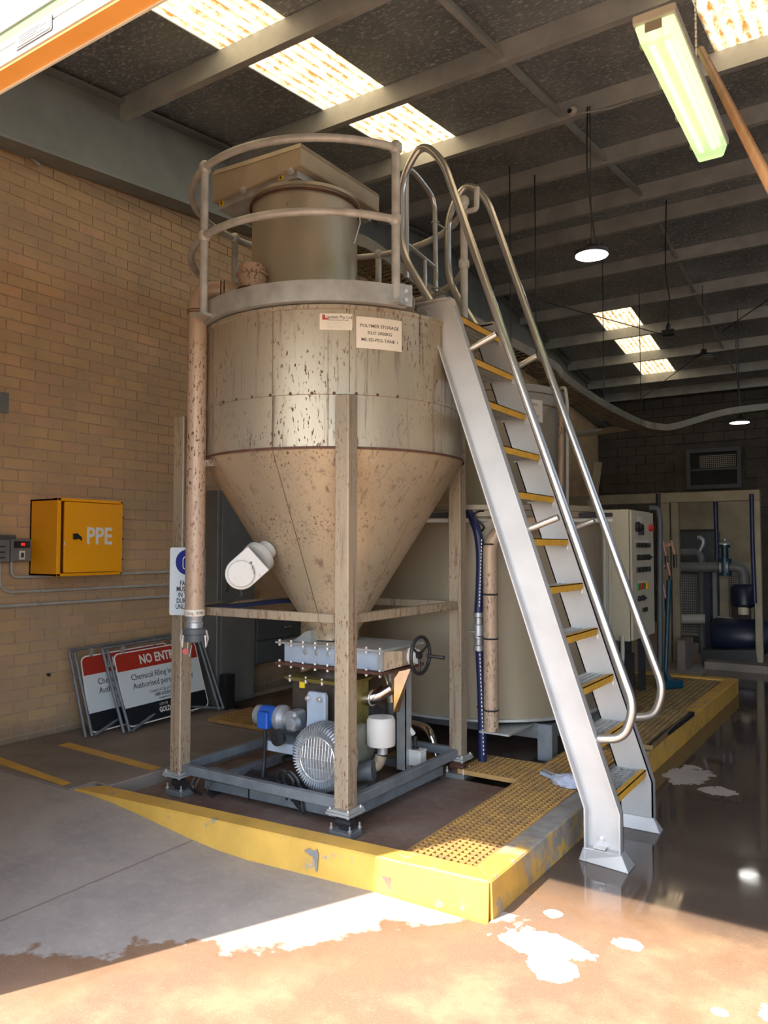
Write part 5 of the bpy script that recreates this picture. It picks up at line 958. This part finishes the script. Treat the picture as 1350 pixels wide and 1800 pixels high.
# lettering faces +X: local frame u = +Y
tm = frame((XF + .0175, 3.79, 1.68), (-.035, 1, 0), (0, 0, 1))
text('PPE', .18, tm, 'winkk', do, sx=.88, bold=.004, depth=.001)
MB().prism(rr(.075, .11, .01), frame((XF + .024, 3.55, 1.63), (-.035, 1, 0), (0, 0, 1)), .003).build('latch_recess', 'orange', do)
MB().prism([(0, .03), (.0, .07), (.03, .075), (.07, .045), (.072, .02), (.05, .035), (.02, .028)], frame((XF + .030, 3.55, 1.63), (-.035, 1, 0), (0, 0, 1)), .012).build('latch', 'black', do)
for z in (1.50, 1.66, 1.83): MB().box((XF - .02, a1_ + .0, z), (XF + .006, a1_ + .010, z + .012)).build('hinge_gap', 'dark', ppe)
MB().tube([(XF + .02, 3.495, 1.66), (XF + .03, 3.48, 1.62), (XF + .02, 3.478, 1.61)], .003, 5).build('wire_seal', 'winkk', ppe)
gp_ = thing('control_box', 'small grey control box with a red display, left of the PPE cabinet', 'control box', (-5.38, 3.25, 1.48))
MB().box((WX + .003, 3.08, 1.49), (-5.36, 3.24, 1.655)).build('box_body', 'gcab', gp_, bevel=.006); MB().box((WX + .003, 3.242, 1.495), (-5.35, 3.40, 1.66)).build('display_unit', 'gcab', gp_, bevel=.006)
MB().box((WX + .003, 3.08, 1.66), (-5.39, 3.30, 1.69)).build('top_cover', 'gbox', gp_)
MB().box((-5.349, 3.26, 1.595), (-5.346, 3.385, 1.645)).build('display', 'glass', gp_)
for k in range(2): MB().box((-5.3455, 3.315 + k * .016, 1.612), (-5.345, 3.325 + k * .016, 1.632)).build('display_digit', 'led', gp_)
MB().box((-5.349, 3.30, 1.51), (-5.345, 3.345, 1.575)).build('switch_plate', 'white', gp_); MB().box((-5.345, 3.315, 1.525), (-5.338, 3.332, 1.56)).build('rocker_switch', 'dark', gp_)
for k in range(3): MB().box((-5.359, 3.13, 1.52 + k * .04), (-5.357, 3.20, 1.53 + k * .04)).build('socket_slot', 'dark', gp_)
for k, (y0, zc) in enumerate(((3.29, 1.378), (3.20, 1.27), (3.11, 1.172))):
    lab = ('highest', 'middle', 'lowest')[k] + ' of the three grey conduits running along the brick wall below the PPE cabinet'
    x_ = WX + .025; t = thing('wall_conduit', lab, 'conduit', (x_, 4.2, zc - .012), 'conduits under the control box')
    MB().tube(fillet([(x_, y0, 1.50), (x_, y0, zc), (x_, 4.2, zc - .004 * k), (x_, 5.25, zc - .006 * k)], .11, 8), .0125, 12).build('tube', 'pvc', t, smooth=True)
    for y in (3.52, 4.05, 4.72): MB().tube([(WX + .003, y, zc - .026), (x_ + .016, y, zc), (WX + .003, y, zc + .026)], .005, 6).build('saddle_clip', 'zinc', t)
tag(MB().box((WX + .002, 3.02, 2.59), (WX + .02, 3.245, 2.74)).build('blank_plate', 'gcab'), 'dark grey patch plate on the brick wall at the left edge', 'plate')
t = tag(MB().tube(smooth([(WX, 3.44, 4.60), (WX + .04, 3.43, 4.54), (WX + .08, 3.39, 4.53), (WX + .02, 3.36, 4.58)]), .014, 8).build('hook_bracket', 'pvc', smooth=True), 'small pale hook bracket on the bricks just under the rafter', 'bracket')
tag(MB().lathe([(.012, 0), (.012, .02), (.006, .03)], (WX, 3.62, .62), (1, 0, 0), 10).build('wall_bolt', 'dark'), 'short dark bolt stub in the bricks left of the no entry signs', 'bolt')
# tall grey cabinet and dark drawers on the wall
wc = thing('wall_cabinet', 'tall narrow grey cabinet on the brick wall behind the silo', 'cabinet', (-5.3, 5.3, .17))
MB().box((WX + .003, 5.06, .17), (-5.10, 5.56, 2.12)).build('cabinet_body', 'gcab', wc, bevel=.006); MB().box((-5.10, 5.10, .20), (-5.085, 5.53, 2.09)).build('door', 'gcab', wc, bevel=.004); MB().tube([(-5.08, 5.15, 1.2), (-5.06, 5.15, 1.2), (-5.06, 5.15, 1.3), (-5.08, 5.15, 1.3)], .006, 6).build('handle', 'dark', wc)
dk = thing('drawer_unit', 'dark wall-mounted steel drawer unit right of the tall grey cabinet', 'cabinet', (-5.3, 6.0, .45))
MB().box((WX + .003, 5.58, .47), (-5.12, 6.75, .92)).build('unit_body', 'gbox', dk, bevel=.004)
for k in range(2):
    d_ = MB().box((-5.12, 5.60, .485 + k * .215), (-5.105, 6.73, .69 + k * .215)).build('drawer', 'gbox', dk, bevel=.004); MB().box((-5.105, 6.0, .58 + k * .215), (-5.085, 6.09, .59 + k * .215)).build('drawer_handle', 'zinc', d_)
tag(MB().box((-5.36, 5.10, .165), (-5.15, 5.28, .46)).build('drain_riser', 'black') if False else MB().box((-5.02, 5.02, .165), (-4.93, 5.12, .47)).build('black_post', 'black'), 'short black post standing beside the no entry sign frames', 'post')
# swing-stand signs
def stand_sign(dy, dx, label, v, dz=0):
    o0 = Vector((-5.0 + dx, 4.02 + dy, .19 + dz)); v = Vector(v); u = Vector((0, 1, .03)).normalized()
    v = v.normalized(); t = thing('sign_stand', label, 'sign', (-5.1 + dx, 4.45 + dy, .16)); F = frame(o0, u, v); w, h = .86, .59
    p_ = MB().prism(rr(w, h, .05), F, .002).build('sign_plate', 'winkk', t)
    def band(y0, y1, m, nm, top=False, bot=False):
        g = .010; pts = rr(w - 2 * g, h - 2 * g, .042, x0=g, y0=g); q = [(x, min(max(y, y0), y1)) for x, y in pts]; r = []
        for a in q:
            if not r or (abs(a[0] - r[-1][0]) + abs(a[1] - r[-1][1])) > 1e-5: r.append(a)
        r = [a for i, a in enumerate(r) if not (abs(a[1] - r[i - 1][1]) < 1e-6 and abs(a[1] - r[(i + 1) % len(r)][1]) < 1e-6 and (a[1] in (y0, y1)))]
        MB().prism(r, F @ Matrix.Translation((0, 0, .0022)), .001).build(nm, m, p_)
    band(.44, h, 'dred', 'red_band'); band(.152, .438, 'signw', 'white_field'); band(0, .15, 'blk', 'black_band')
    T = lambda x, y: F @ Matrix.Translation((x, y, .0042))
    text('NO ENTRY', .105, T(.44, .505), 'winkk', p_, sx=.78, bold=.0028)
    text('Chemical filling in progress', .068, T(.44, .375), 'ink', p_, sx=.86); text('Authorised personnel only', .068, T(.44, .305), 'ink', p_, sx=.86)
    text('Council of City of Gold Coast', .034, T(.44, .238), 'ink', p_, sx=.8); text('1300 GOLDCOAST', .036, T(.44, .203), 'ink', p_, sx=.86, bold=.0008); text('cityofgoldcoast.com.au', .024, T(.44, .172), 'ink', p_, sx=.85)
    text('CITY OF', .028, T(.385, .120), 'winkk', p_, sx=.85); text('GOLDCOAST.', .058, T(.46, .075), 'winkk', p_, sx=.72, bold=.002)
    for side in (-.07, w + .06):
        for off in (0, .055):
            a = F @ Vector((side + off, h + .06, -.02 - off * .3)); b = F @ Vector((side + off + (.0 if side < 0 else .02), -.03, .03)); b.z = max(b.z - .03, .175); 
            MB().tube([a, b], .012, 10).build('leg_tube', 'skid', t, smooth=True)
    a = F @ Vector((-.07, h + .06, -.02)); b = F @ Vector((w + .06, h + .06, -.02)); MB().tube([a, b], .012, 10).build('top_tube', 'skid', t, smooth=True)
    L0 = F @ Vector((.0, -.03, .035)); L0.z = .175; R0 = F @ Vector((w + .13, -.02, .03)); R0.z = .18; Mi = F @ Vector((.42, .10, -.03))
    for A in (L0, R0): MB().tube(fillet([A + (Mi - A) * .02, A + (Mi - A) * .5, Mi], .02), .012, 10).build('brace_tube', 'skid', t, smooth=True)
    for x in (.1, .72): MB().box(*(lambda q: (q - Vector((.008, .014, .03)), q + Vector((.01, .014, .03))))(F @ Vector((x, h + .02, .004)))).build('hanger_clip', 'galv', p_)
stand_sign(-.25, -.12, 'rear NO ENTRY chemical filling sign on a tube stand, against the brick wall', (-.12, -.03, .55), -.01)
stand_sign(0, 0, 'front NO ENTRY chemical filling sign on a tube stand, leaning by the brick wall', (-.17, -.06, .53))
